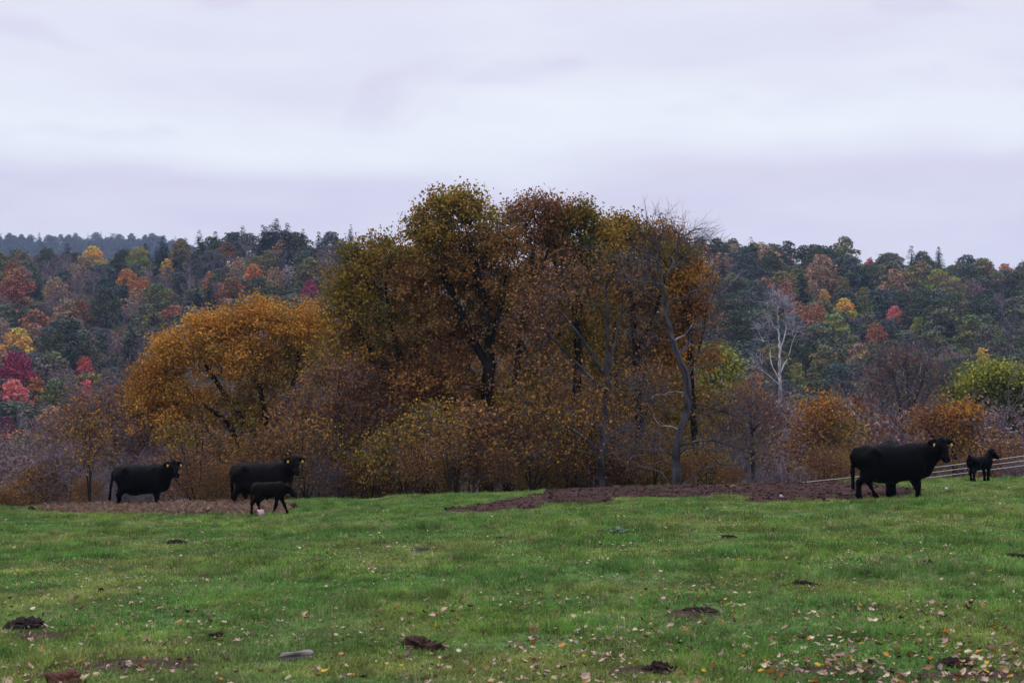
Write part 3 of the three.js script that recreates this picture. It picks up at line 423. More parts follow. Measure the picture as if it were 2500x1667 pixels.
// low shrubs and brush along the tree line, each grown once and copied
{
  const R = mulberry(71), brush = [];
  const kinds = [[RUST, 14, [0.06, 0.05, 0.055]], [OCHRE, 20, [0.05, 0.042, 0.045]], [null, 0, LILAC], [BROWN, 18, [0.05, 0.042, 0.046]], [GOLD, 20, [0.05, 0.042, 0.045]]];
  const names = ['dark twigged shrub with scattered rust leaves in the thicket under the trees', 'ochre leaved low shrub in the thicket along the crest', 'leafless lilac twiggy shrub in the thicket along the crest', 'brown leaved twiggy shrub in the thicket below the tall trunks', 'low shrub with golden leaves at the edge of the thicket'];
  const under = (px) => { const m = [[-60, 'at the left edge'], [130, 'left of the leftmost cow'], [342, 'behind the leftmost cow'], [500, 'between the two left cows'], [640, 'behind the second cow'], [800, 'right of the second cow'], [930, 'below the left clump maple'], [1050, 'left of the thick clump trunk'], [1185, 'at the thick clump trunk'], [1330, 'below the purple brown maple'], [1470, 'below the fanned grey stems'], [1580, 'left of the dead tree'], [1720, 'right of the dead tree'], [1850, 'above the bare earth strip'], [2010, 'left of the right cow'], [2190, 'behind the right cow'], [2300, 'between right cow and far calf'], [2400, 'behind the far right calf'], [2520, 'at the right edge']]; return m.reduce((a, b) => Math.abs(b[0] - px) < Math.abs(a[0] - px) ? b : a)[1]; };
  const plan = [];
  for (let i = 0; i < 62; i++) { const px = -60 + i * 42 + (R() - 0.5) * 40, d = 49 + R() * 13; let k = [0, 0, 0, 0, 3, 3, 3, 1, 1, 4][Math.floor(R() * 10)]; if (((px > 1680 && px < 2600) || (px > 100 && px < 450) || (px > 700 && px < 860)) && R() < 0.6) k = 2; if ((px > 780 && k === 4) || (px < 140 && k !== 1)) k = 3; plan.push([px, d, k]); }
  const proto = [];
  for (const [px, d, k] of plan) {
    const p = at(px, 1200, d), y = H(p.x, p.z);
    const s = (0.4 + 0.75 * R() * R()) * clamp((d - 44) / 8, 0.7, 1.35) * (px < 140 ? 0.8 : px > 1760 ? 0.7 : 1);
    if (!proto[k]) {
      const q = at(1250, 1190, d), c = kinds[k];
      proto[k] = growTree({ name: k === 1 || k === 4 ? 'leafy_shrub' : 'twiggy_shrub', label: names[k], category: 'shrub', group: 'shrubs of the thicket along the crest', seed: 300 + k, d: 55, stemR: 0.04, bark: [0.06, 0.05, 0.055], limb: c[2], twigC: c[2], tipR: 0.006, segL: 0.4,
        stems: [[[1250, 1180], [1245, 1120], [1240, 1080]], [[1250, 1170], [1285, 1110], [1300, 1070]], [[1250, 1170], [1215, 1120], [1195, 1085]]],
        lobes: [[1250, 1090, 75, 60, 70, c[0]], [1300, 1100, 60, 60, 45, c[0]], [1200, 1100, 60, 60, 45, c[0]], [1250, 1150, 110, 35, 50, c[0]]], leaf: c[0] ? { n: c[1], size: 0.085, spread: 0.34 } : null, twigs: 5, twigL: 0.6, midTwig: 0.6 });
      proto[k].userData.label = names[k].replace(/ (in|along|at) the .*/, '') + ' in the thicket ' + under(px); proto[k].position.set(p.x, y - 0.1, p.z); proto[k].scale.setScalar(s); proto[k].rotation.y = R() * 6.28; continue;
    }
    const o = proto[k].clone(); o.name = numbered(k === 1 || k === 4 ? 'leafy_shrub' : 'twiggy_shrub'); scene.add(o);
    o.userData = { ...proto[k].userData, label: names[k].replace(/ (in|along|at) the .*/, '') + ' in the thicket ' + under(px) }; o.position.set(p.x, y - 0.1, p.z); o.scale.set(s * (0.85 + 0.4 * R()), s, s); o.rotation.y = R() * 6.28;
  }
}

{
  const R = mulberry(73), where = [[745, 'right of the second cow'], [830, 'well right of the second cow'], [905, 'below the left clump maple'], [985, 'left of the leftmost clump trunk'], [1095, 'left of the thick clump trunk'], [1150, 'touching the thick clump trunk'], [1235, 'right of the thick clump trunk'], [1300, 'below the purple brown maple'], [1385, 'left of the fanned grey stems'], [1540, 'right of the fanned grey stems'], [1600, 'left of the dead tree'], [1730, 'right of the dead tree'], [480, 'between the two left cows'], [215, 'left of the leftmost cow']];
  let proto;
  where.forEach(([px, place], i) => {
    const d = 48 + R() * 6, p = at(px, 1200, d), y = H(p.x, p.z) - 0.1, label = `slim dark sapling with few stems, sparse rust leaves ${place}`;
    let o;
    if (!proto) o = proto = growTree({ name: 'slim_sapling', label, group: 'slim saplings at the edge of the clump', seed: 401, d: 50, stemR: 0.055, taper: 0.7, sub: 0.75, bark: [0.03, 0.026, 0.026], limb: [0.04, 0.034, 0.036], twigC: [0.06, 0.05, 0.058], tipR: 0.006, segL: 0.4,
      stems: [[[1250, 1195], [1246, 1120], [1238, 1040], [1234, 970]], [[1250, 1190], [1268, 1110], [1290, 1030], [1300, 970]], [[1248, 1185], [1222, 1110], [1190, 1050]], [[1252, 1190], [1280, 1130], [1325, 1080]]],
      lobes: [[1236, 990, 70, 60, 46, RUST], [1300, 990, 60, 60, 40, OCHRE], [1185, 1050, 55, 50, 30, RUST], [1325, 1075, 55, 45, 30, BROWN]], leaf: { n: 6, size: 0.11, spread: 0.28 }, twigs: 4, twigL: 0.5, twigW: 0.007 });
    else { o = proto.clone(); o.name = numbered('slim_sapling'); scene.add(o); o.userData = { ...proto.userData, label }; }
    const s = 0.5 + 0.45 * R(); o.position.set(p.x, y, p.z); o.scale.set(s * (0.8 + 0.5 * R()), s, s); o.rotation.y = R() * 6.283;
  });
}

// ---------------------------------------------------------------- trees of the valley and the hillside
const PAL = {
  'dull orange': [0.22, 0.1, 0.035], 'deep green': [0.069, 0.082, 0.045], 'grey green': [0.124, 0.131, 0.083], 'mid green': [0.143, 0.152, 0.06], 'blue green': [0.079, 0.099, 0.09], 'olive': [0.18, 0.158, 0.065], 'yellow green': [0.26, 0.26, 0.07], 'yellow': [0.6, 0.39, 0.09], 'orange': [0.51, 0.217, 0.071], 'rust brown': [0.315, 0.135, 0.075], 'tan': [0.319, 0.21, 0.128], 'red': [0.54, 0.105, 0.09], 'crimson': [0.3, 0.038, 0.09], 'pink': [0.63, 0.18, 0.165], 'maroon': [0.18, 0.06, 0.083], 'lilac grey': [0.179, 0.148, 0.185], 'mauve brown': [0.172, 0.12, 0.125], 'pinkish grey': [0.293, 0.232, 0.244], 'dark': [0.022, 0.034, 0.026], 'blue dark': [0.03, 0.045, 0.04],
};
const crownMats = {}; for (const k in PAL) crownMats[k] = mat(PAL[k], 0.9, { vertexColors: true, side: THREE.DoubleSide });
const farTrunk = mat([0.06, 0.05, 0.05], 1), paleTrunk = mat([0.24, 0.21, 0.23], 1);
function cardAt(b, R, p, nrm, size, v) {
  const t = randDir(R).cross(nrm).normalize(), u = V().crossVectors(nrm, t), w = size * (0.6 + 0.8 * R()), h = size * (0.5 + 0.6 * R()), i = b.count;
  const q = (a, c, k) => b.p.push(p.x + t.x * a + u.x * c + nrm.x * k, p.y + t.y * a + u.y * c + nrm.y * k, p.z + t.z * a + u.z * c + nrm.z * k);
  q(-w * 0.5, 0, 0); q(0.1 * w, -h * 0.5, 0.12 * size); q(w * 0.5, 0.1 * h, 0); q(0, h * 0.55, 0.15 * size);
  b.tri(i, i + 1, i + 2); b.tri(i, i + 2, i + 3); const tt = b.tint ?? [1, 1, 1], j = 0.88 + 0.24 * R(); for (let k = 0; k < 4; k++) b.c.push(v * tt[0] * j, v * tt[1], v * tt[2]);
}
function farTrunkGeo(R, h, lean = 0.3, r = 0.2) { const b = new Buf(); let p = V(0, -0.6, 0); for (let i = 0; i < 4; i++) { const q = V((R() - 0.5) * lean, h * (i + 1) / 4, (R() - 0.5) * lean); tubeSeg(b, p, V(0, 1, 0), r * (1.2 - i * 0.26), q, V(0, 1, 0), r * (0.94 - i * 0.26), 5); p = q; } return b.geo(); }
// unit trees about 10 m tall
function broadleaf(seed, wide, loose, tall) {
  const R = mulberry(seed), b = new Buf(), lobes = [];
  const n = 13 + Math.floor(R() * 5);
  for (let i = 0; i < n; i++) { const a = i * 2.4 + R(), t = (i + 0.5) / n, y = lerp(2.2, 8.6, t) * tall, rr = wide * Math.sin(Math.PI * clamp(0.22 + 0.68 * t, 0, 1)) * (0.75 + 0.3 * R()); lobes.push([Math.cos(a) * rr * 0.72, y, Math.sin(a) * rr * 0.72, wide * (0.31 + 0.15 * R()) * (1.1 - 0.2 * t)]); }
  lobes.push([0, 8.9 * tall, 0, wide * 0.42], [0, 6.2 * tall, 0, wide * 0.62]);
  for (const [x, y, z, r] of lobes) {
    b.tint = [0.78 + 0.44 * R(), 0.86 + 0.28 * R(), 0.75 + 0.5 * R()];
    const k = Math.round(150 * (r / 1.4) * (r / 1.4) * loose) + 26;
    for (let i = 0; i < k; i++) { const v = randDir(R); if (v.y < -0.2 && R() < 0.6) v.y *= -1; const rr = r * (0.72 + 0.42 * R() * R() + 0.22 * noise3(v.x * 3 + x, v.y * 3 + y, v.z * 3 + z)), p = V(x + v.x * rr, y + v.y * rr * 0.8, z + v.z * rr), nn = v.clone().multiplyScalar(0.8).add(randDir(R).multiplyScalar(0.8)).normalize(); cardAt(b, R, p, nn, 0.4, 0.55 + 0.9 * R()); }
  }
  return b.geo();
}
function conifer(seed, tall, wide, ragged) {
  const R = mulberry(seed), b = new Buf();
  for (let y = 1.2; y < tall;) {
    const t = y / tall, r = wide * Math.pow(1 - t, 0.72) * (1 - ragged * 0.5 * R()) + 0.28, n = Math.max(5, Math.round(r * 9));
    for (let k = 0; k < n; k++) { const a = R() * 6.283, q = r * (0.75 + 0.35 * R()), steps = Math.max(2, Math.ceil(q / 0.42)); for (let s = 1; s <= steps; s++) { const f = s / steps, p = V(Math.cos(a) * q * f, y - 0.3 * q * f * f + 0.08 * R(), Math.sin(a) * q * f); cardAt(b, R, p, V(Math.cos(a) * 0.3 + (R() - 0.5) * 0.8, 0.8, Math.sin(a) * 0.3 + (R() - 0.5) * 0.8).normalize(), 0.46 * (1.15 - 0.4 * f), 0.7 + 0.6 * R()); } }
    y += 0.22 + 0.12 * R() + ragged * 0.3 * R();
  }
  return b.geo();
}
function bareCrown(seed, wide, tall, leafy) {
  const R = mulberry(seed), b = new Buf();
  const rod = (p, v, L, w, depth) => {
    const side = randDir(R).cross(v).normalize(), m = p.clone().addScaledVector(v, L * 0.5).add(randDir(R).multiplyScalar(L * 0.06)), e = p.clone().addScaledVector(v, L), s2 = V().crossVectors(side, v).normalize();
    for (const s of depth < 2 ? [side, s2] : [side]) { const i = b.count; b.p.push(p.x - s.x * w, p.y - s.y * w, p.z - s.z * w, p.x + s.x * w, p.y + s.y * w, p.z + s.z * w, m.x - s.x * w * 0.8, m.y - s.y * w * 0.8, m.z - s.z * w * 0.8, m.x + s.x * w * 0.8, m.y + s.y * w * 0.8, m.z + s.z * w * 0.8, e.x - s.x * w * 0.5, e.y - s.y * w * 0.5, e.z - s.z * w * 0.5, e.x + s.x * w * 0.5, e.y + s.y * w * 0.5, e.z + s.z * w * 0.5); b.tri(i, i + 1, i + 2); b.tri(i + 1, i + 3, i + 2); b.tri(i + 2, i + 3, i + 4); b.tri(i + 3, i + 5, i + 4); const c = 0.85 + 0.3 * R(); for (let k = 0; k < 6; k++) b.c.push(c, c, c); }
    if (depth >= 4) { if (leafy && R() < leafy) for (let k = 0; k < 3; k++) cardAt(b, R, e.clone().add(randDir(R).multiplyScalar(0.3)), randDir(R), 0.22, 0.8 + 0.6 * R()); return; }
    const n = depth === 0 ? 6 : depth === 3 ? 4 : 4;
    for (let k = 0; k < n; k++) { const t = depth === 0 ? 0.35 + 0.65 * (k + R()) / n : 0.3 + 0.7 * R(), q = p.clone().lerp(e, t), dv = randDir(R).multiplyScalar(depth === 0 ? 0.62 * wide : 0.7).add(v); dv.y += 0.22; dv.normalize(); rod(q, dv, L * (depth === 0 ? 0.5 : 0.55) * (0.75 + 0.5 * R()), w * 0.52, depth + 1); }
  };
  rod(V(0, 0, 0), V((R() - 0.5) * 0.1, 1, (R() - 0.5) * 0.1).normalize(), 6.6 * tall, 0.12, 0);
  return b.geo();
}
const SP = {
  round: [401, 402, 403, 404].map((s, i) => ({ crown: broadleaf(s, 3.1 + 0.35 * (i % 3), 1, 1), trunk: farTrunkGeo(mulberry(s), 7) })),
  tallround: [411, 412].map((s) => ({ crown: broadleaf(s, 2.4, 0.9, 1.15), trunk: farTrunkGeo(mulberry(s), 8) })),
  loose: [421, 422, 423].map((s, i) => ({ crown: broadleaf(s, 2.8 + 0.3 * i, 0.42, 1), trunk: farTrunkGeo(mulberry(s), 8.5, 0.8, 0.14), pale: true })),
  conifer: [431, 432, 433].map((s, i) => ({ crown: conifer(s, 11 + i, 2.3 + 0.3 * i, 0.3), trunk: farTrunkGeo(mulberry(s), 9, 0.1) })),
  pine: [441, 442].map((s) => ({ crown: conifer(s, 11.5, 2.7, 1), trunk: farTrunkGeo(mulberry(s), 10.5, 0.2) })),
  bare: [451, 452, 453].map((s, i) => ({ crown: bareCrown(s, 1.2 + 0.15 * i, 1, 0), trunk: farTrunkGeo(mulberry(s), 5, 0.2, 0.15), pale: true })),
  thin: [461, 462, 463].map((s, i) => ({ crown: bareCrown(s, 1.3 + 0.2 * i, 0.95, 0.75), trunk: farTrunkGeo(mulberry(s), 5, 0.2, 0.15) })),
};
const KIND = { round: ['broadleaf_tree', 'round broadleaf tree'], tallround: ['broadleaf_tree', 'upright broadleaf tree'], loose: ['birch_tree', 'loose airy tree'], conifer: ['conifer_tree', 'pointed conifer'], pine: ['pine_tree', 'ragged pine'], bare: ['bare_tree', 'leafless tree'], thin: ['half_bare_tree', 'thinly leaved tree'] };
const marks = []; // [px, py, short name] of the trees that stand out
const shortName = (label) => label.split(/ (?:at|between|right|left|above|below|near|high|low|in|among|under|on|halfway|beside|touching|rising|standing|just|against|seen|peeping|breaking|amid|behind|against|cut|forming|with|of) /)[0];
const pixelOf = (x, y, z) => { const v = V(x, y - EYE, z), f = -v.z * cP + v.y * sP, u = v.y * cP + v.z * sP; return [1250 + F * v.x / f, 833.5 - F * u / f]; };
const fit = (t) => { const n = () => t.split(/\s+/).length; if (n() > 16) t = t.replace(/ (just|a little|well) /, ' '); if (n() > 16) t = t.replace(/ (above|below) and (left|right) of /, ' $1 '); if (n() > 16) t = t.replace(' on the valley floor', ' in the valley'); return t; };
function besides(px, py, list, far) {
  let b = null, bd = 1e9; for (const m of list) { const q = Math.hypot(m[0] - px, (m[1] - py) * 1.4); if (q < bd) { bd = q; b = m; } }
  const dx = px - b[0], dy = py - b[1], w = Math.abs(dx) > 2 * Math.abs(dy) ? (dx < 0 ? 'left of' : 'right of') : Math.abs(dy) > 2 * Math.abs(dx) ? (dy < 0 ? 'above' : 'below') : (dy < 0 ? 'above and ' : 'below and ') + (dx < 0 ? 'left of' : 'right of');
  return `${bd < far ? 'just ' : bd < far * 2 ? 'a little ' : 'well '}${w} the ${b[2]}`;
}
const protos = new Map(), RH = mulberry(77), placed = [];
function hillTree(kind, color, x, z, h, w, label, group) {
  const list = SP[kind], vi = Math.floor(RH() * list.length), key = kind + vi;
  let o;
  if (!protos.has(key)) { o = new THREE.Group(); mesh('trunk', list[vi].trunk, list[vi].pale ? paleTrunk : farTrunk, o); mesh('crown', list[vi].crown, crownMats[color], o); protos.set(key, o); } else { o = protos.get(key).clone(); }
  o.children[1].material = crownMats[color];
  o.name = numbered((kind === 'round' || kind === 'tallround') && /yellow$|orange|rust|red|crimson|pink|maroon|tan/.test(color) ? 'maple_tree' : KIND[kind][0]); o.userData = {}; scene.add(o);
  o.position.set(x, H(x, z) - 0.3, z); o.rotation.y = RH() * 6.283; const s = h / 10; o.scale.set(s * w, s, s * w);
  placed.push([x, z, 3.4 * s * w]);
  return tag(o, fit(label), 'tree', group);
}
// single trees the photograph picks out: [kind, colour, px, py of the crown's middle, crown half width in px, label]
const S = [
  ['round', 'crimson', 38, 905, 58, 'deep crimson round tree at the left edge low on the hillside'],
  ['round', 'pink', 30, 965, 46, 'pinkish red tree right below the deep crimson tree at left edge'],
  ['tallround', 'orange', 85, 955, 34, 'pale orange tree between the crimson tree and the big green one'],
  ['round', 'mid green', 135, 968, 56, 'big mid green round tree between the red trees low at left'],
  ['round', 'red', 205, 897, 34, 'orange red tree above the pink one low on left hillside'],
  ['tallround', 'pink', 208, 962, 32, 'pink red small tree right of the big mid green tree'],
  ['round', 'yellow', 42, 842, 50, 'pale yellow tree near the left edge above the crimson tree'],
  ['loose', 'blue green', 30, 878, 44, 'blue grey tree between yellow tree and crimson tree at left edge'],
  ['bare', 'lilac grey', 45, 1035, 44, 'lilac grey bare tree below the pinkish red tree at left edge'],
  ['tallround', 'maroon', 15, 1040, 32, 'dark maroon tree low at the left edge beside the bare lilac one'],
  ['pine', 'blue dark', 172, 835, 52, 'large blue dark pine left of centre on the left hillside'],
  ['conifer', 'dark', 318, 860, 50, 'dark broad conifer just left of the golden maple crown'],
  ['pine', 'blue dark', 375, 790, 40, 'dark pine rising above the golden maple crown left side'],
  ['round', 'rust brown', 30, 705, 58, 'orange brown broad tree at the left edge halfway up the hill'],
  ['loose', 'tan', 135, 705, 36, 'tan brown airy tree right of the orange brown tree'],
  ['conifer', 'dark', 90, 725, 28, 'narrow dark conifer between orange brown tree and tan airy tree'],
  ['round', 'tan', 162, 765, 44, 'yellowish tan tree above the large blue dark pine'],
  ['round', 'yellow', 225, 632, 36, 'yellow tree high on the left hillside below the far ridge'],
  ['round', 'yellow green', 338, 632, 34, 'yellow green tree high on left hillside right of the yellow one'],
  ['tallround', 'yellow', 408, 655, 22, 'small upright yellow tree left of the lilac bare trees'],
  ['round', 'orange', 308, 684, 34, 'bright orange tree in the middle of the left hillside'],
  ['round', 'orange', 350, 694, 24, 'smaller orange tree touching the bright orange tree on its right'],
  ['tallround', 'orange', 512, 686, 22, 'narrow orange tree above the pair of dark conifers'],
  ['conifer', 'dark', 512, 722, 30, 'dark conifer above golden maple, right one of a pair'],
  ['pine', 'dark', 478, 735, 34, 'dark pine above golden maple, left one of a pair'],
  ['round', 'deep green', 628, 707, 38, 'dark green round tree right of the conifer pair'],
  ['round', 'mid green', 382, 728, 44, 'mid green round tree below the bright orange trees'],
  ['round', 'deep green', 258, 742, 50, 'deep green broad tree left of the mid green round tree'],
  ['round', 'crimson', 757, 708, 30, 'dark crimson tree against the left side of the tall clump'],
  ['round', 'orange', 618, 668, 30, 'dull orange tree above the dark green round tree'],
  ['loose', 'pinkish grey', 705, 675, 34, 'pale pinkish bare crowned tree left of the crimson tree'],
  ['bare', 'pinkish grey', 600, 615, 30, 'pale bare tree standing out before dark conifers under the ridge'],
  ['bare', 'lilac grey', 520, 640, 36, 'lilac bare tree left of the pale bare tree under the ridge'],
  ['bare', 'lilac grey', 462, 690, 34, 'lilac bare tree left of the narrow orange tree'],
  ['bare', 'lilac grey', 300, 790, 34, 'lilac bare tree above the dark broad conifer'],
  ['tallround', 'mauve brown', 268, 960, 40, 'mauve brown tree right of the pink red small tree'],
  ['conifer', 'dark', 640, 598, 30, 'dark conifer on the ridge left of the tall clump'],
  ['conifer', 'dark', 700, 600, 34, 'dark double conifer on the ridge close to the clump'],
  ['conifer', 'dark', 778, 592, 22, 'narrow spire conifer on the ridge beside the clump'],
  ['pine', 'dark', 855, 585, 26, 'dark pine on the ridge seen just above the clump shoulder'],
  ['pine', 'dark', 905, 565, 22, 'small pine top peeping over the clump left shoulder'],
  ['round', 'olive', 440, 612, 36, 'olive tree under the ridge among dark conifers'],
  ['conifer', 'dark', 395, 606, 24, 'dark conifer left of the olive tree under the ridge'],
  ['conifer', 'dark', 485, 604, 26, 'dark conifer right of the olive tree under the ridge'],
  ['round', 'yellow green', 2290, 690, 38, 'bright yellow green round tree high on the right hillside'],
  ['round', 'yellow', 2062, 755, 32, 'yellow round tree in the middle of the right hillside'],
  ['round', 'mid green', 2112, 748, 36, 'mid green tree right beside the yellow round tree'],
  ['round', 'pink', 2186, 768, 28, 'pinkish red small tree on the right hillside'],
  ['round', 'red', 2124, 637, 20, 'small red tree near the ridge on the right hillside'],
  ['round', 'rust brown', 2140, 818, 38, 'rust brown round tree below the pinkish red one'],
  ['round', 'yellow green', 2246, 795, 28, 'dull yellow green tree right of the rust brown tree'],
  ['loose', 'tan', 2010, 660, 44, 'tan airy birch like tree high on the right hillside'],
  ['loose', 'tan', 1985, 705, 30, 'tan tree under the airy birch on the right hillside'],
  ['round', 'yellow', 2012, 712, 18, 'small golden tree among the tan trees of the right hillside'],
  ['round', 'olive', 2060, 700, 30, 'olive yellow tree right of the small golden tree'],
  ['loose', 'tan', 2185, 690, 44, 'pale tan airy tree left of the bright yellow green one'],
  ['round', 'tan', 2100, 872, 44, 'tan yellow broad tree low on the right hillside'],
  ['tallround', 'yellow green', 1948, 918, 30, 'small yellow green tree right of the white bare tree'],
  ['tallround', 'yellow', 1975, 955, 26, 'small yellow and orange tree below the yellow green one'],
  ['tallround', 'yellow', 2400, 880, 28, 'narrow yellow tree above the yellow green tree at right'],
  ['round', 'grey green', 2440, 850, 44, 'grey green broad tree right of the narrow yellow tree'],
  ['conifer', 'dark', 2127, 612, 16, 'dark conifer tip on the right ridge above the small red tree'],
  ['conifer', 'dark', 2170, 612, 18, 'dark conifer tip on the right ridge beside the other tip'],
  ['conifer', 'dark', 2294, 640, 22, 'dark leaning spire conifer on the right ridge'],
  ['conifer', 'dark', 2115, 690, 28, 'dark conifer amid tan trees on the right hillside'],
  ['conifer', 'dark', 1958, 725, 30, 'blackish conifer left of the small golden tree'],
  ['loose', 'rust brown', 1920, 720, 40, 'rust crowned pale stemmed tree behind the white bare tree'],
  ['loose', 'pinkish grey', 1835, 670, 22, 'pinkish pale stemmed birch high behind the dead tree'],
  ['loose', 'rust brown', 1930, 640, 20, 'rust birch with pale stem left of the tan airy birch'],
  ['round', 'olive', 2062, 612, 42, 'broad olive tree breaking the skyline of the right ridge'],
  ['bare', 'lilac grey', 1760, 690, 60, 'wide bare grey tree on the hill right of the clump'],
  ['tallround', 'red', 2335, 845, 16, 'small reddish tree top in the middle right of the hillside'],
  ['round', 'orange', 2455, 650, 26, 'dull orange tree near the right end of the ridge'],
];
const depthOf = [[560, 452], [600, 440], [640, 400], [700, 345], [760, 305], [820, 270], [900, 225], [960, 195], [1040, 170]];
for (const [kind, color, px, py, hw, label] of S) {
  let d = tableAt(depthOf, py);
  // walk to where the hillside carries a crown of that height at that sight line
  const crownR = (dd) => hw * dd / F;
  for (let k = 0; k < 30; k++) { const p = at(px, py, d), h = Math.max(crownR(d) * (kind === 'conifer' || kind === 'pine' ? 3.6 : 2.7), 7), want = H(p.x, p.z) + h * 0.66; d += clamp((p.y - want) * 1.8, -12, 12); d = clamp(d, 120, 470); }
  const p = at(px, py, d), gy = H(p.x, p.z), h = clamp((p.y - gy) / 0.66, 7, Math.min(20, hw * d / F * (kind === 'conifer' || kind === 'pine' ? 3.4 : 2.8))), unit = { round: 3.4, tallround: 2.5, loose: 3.1, conifer: 2.5, pine: 2.7, bare: 3, thin: 3 }[kind];
  hillTree(kind, color, p.x, p.z, h, clamp(crownR(d) / unit / (h / 10), 0.5, 1.9), label);
  marks.push([px, py, shortName(label), d, hw]);
}
// the mass of trees around them
{
  const R = mulberry(88);
  const pick = (list) => { let t = R() * list.reduce((s, a) => s + a[2], 0); for (const a of list) { t -= a[2]; if (t <= 0) return a; } return list[0]; };
  const LEFT = [['bare', 'lilac grey', 18], ['thin', 'mauve brown', 10], ['bare', 'pinkish grey', 4], ['round', 'grey green', 14], ['round', 'deep green', 11], ['round', 'blue green', 10], ['conifer', 'blue dark', 4], ['pine', 'blue dark', 6], ['loose', 'tan', 8], ['round', 'olive', 9], ['round', 'rust brown', 2.5], ['round', 'dull orange', 2.5], ['round', 'yellow', 2]];
  const RIGHT = [['round', 'deep green', 24], ['round', 'grey green', 20], ['round', 'blue green', 20], ['round', 'mid green', 8], ['round', 'olive', 9], ['loose', 'tan', 4], ['thin', 'mauve brown', 4], ['bare', 'lilac grey', 4], ['pine', 'blue dark', 3], ['loose', 'rust brown', 3], ['round', 'yellow green', 1.5]];
  const RIDGE = [['conifer', 'blue dark', 6], ['pine', 'blue dark', 10], ['round', 'blue green', 8], ['round', 'deep green', 8], ['round', 'olive', 4], ['bare', 'lilac grey', 2]];
  const wooded = [];
  for (let d = 165; d < 462; d += 8.5) {
    const half = d * 0.39;
    for (let x = -half; x < half; x += 8.6) {
      const X = x + (R() - 0.5) * 5.5, Z = -(d + (R() - 0.5) * 5.5), px = 1250 + F * X / -Z;
      if (px < -60 || px > 2560 || (px > 870 && px < 1590 && R() < (d > 220 ? 0.94 : 0.7))) continue;
      const [kind, color] = pick(px < 1000 ? (d > 425 && px > 330 ? RIDGE : LEFT) : RIGHT), h = kind === 'conifer' || kind === 'pine' ? 8.8 + 3 * R() : kind === 'bare' ? 9 + 3 * R() : d > 425 ? 10.2 + 1.2 * R() : 9.6 + 3.2 * R(), w = (kind === 'conifer' ? 1.25 : 1.1) + 0.35 * R();
      if (placed.some(([a, b, r]) => Math.hypot(a - X, b - Z) < (r + 3.4 * h / 10 * w) * 0.47)) continue;
      const [qx, qy] = pixelOf(X, H(X, Z) + h * 0.97, Z), qw = 3.2 * h / 10 * w * F / d;
      let low = h, skip = false; // lower trees stand in front of the ones that stand out
      for (const m of marks) if (d < m[3] - 3 && Math.abs(qx - m[0]) < qw * 0.8 + m[4] * 0.4 && qy < m[1] + m[4] * 0.35) { const q = h - (m[1] + m[4] * 0.35 - qy) * d / F; if (q > 5) low = Math.min(low, q); else if (m[3] - d < 70 && Math.abs(qx - m[0]) < qw * 0.55) skip = true; }
      if (skip) continue;
      if (px > 350 && px < 800 && qy > 820 && R() < 0.8) continue;
      if (kind === 'round' && d > 372 && d < 438) { const vi = Math.floor(R() * SP.round.length); (wooded[vi] ??= []).push([X, Z, low / 10, w * Math.min(1.5, h / low), R() * 6.283, PAL[color]]); placed.push([X, Z, 0.34 * low * w]); continue; }
      const zone = px < 1000 ? 'left' : px < 1640 ? 'middle' : 'right', level = d < 250 ? 'low on' : d < 360 ? 'halfway up' : 'near the top of';
      hillTree(kind, color, X, Z, low, w * Math.min(1.5, h / low), `${color} ${KIND[kind][1]} ${besides(...pixelOf(X, H(X, Z) + h * 0.7, Z), marks, 55)}`, `${KIND[kind][1]}s of the wooded hillside`);
    }
  }
  // the closed canopy of the upper slope, whose small crowns run into one another
  const slope = new THREE.Group(); slope.name = 'slope_wood'; scene.add(slope); tag(slope, 'closed mass of small round green crowns on the upper slopes of both hillsides', 'wood', 0, 'stuff');
  const canopy = mat([1, 1, 1], 0.9, { vertexColors: true, side: THREE.DoubleSide });
  wooded.forEach((a, vi) => { const M = new THREE.Matrix4(), c = new THREE.Color(); for (const part of ['crown', 'trunk']) { const im = new THREE.InstancedMesh(SP.round[vi][part], part === 'crown' ? canopy : farTrunk, a.length); im.name = part === 'crown' ? 'wood_crowns' : 'wood_trunks'; im.userData.kind = 'stuff'; a.forEach(([x, z, sc, ww, t, col], i) => { M.compose(V(x, H(x, z) - 0.3, z), new THREE.Quaternion().setFromEuler(new THREE.Euler(0, t, 0)), V(sc * ww, sc, sc * ww)); im.setMatrixAt(i, M); if (part === 'crown') im.setColorAt(i, c.setRGB(...col)); }); slope.add(im); } });
  // far ridge wood, blue with distance: one mass
  const wood = new THREE.Group(); wood.name = 'far_wood'; scene.add(wood); tag(wood, 'hazy blue far wood along the ridge line beyond the left hillside', 'wood', 0, 'stuff');
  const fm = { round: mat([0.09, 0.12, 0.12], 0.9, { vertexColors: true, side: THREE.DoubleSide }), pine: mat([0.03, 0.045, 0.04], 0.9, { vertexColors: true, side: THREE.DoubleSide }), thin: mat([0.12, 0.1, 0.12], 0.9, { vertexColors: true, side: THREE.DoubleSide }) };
  const spots = { round: [], pine: [], thin: [] };
  for (let i = 0; i < 520; i++) { const px = -60 + 860 * R(), d = 1440 + R() * 330, p = at(px, 590, d); if (px > 720 && R() < 0.5) continue; spots[R() < 0.12 ? 'pine' : R() < 0.06 ? 'thin' : 'round'].push([p.x, p.z, (11 + 10 * R()) / 10, 0.8 + 0.6 * R(), R() * 6.283]); }
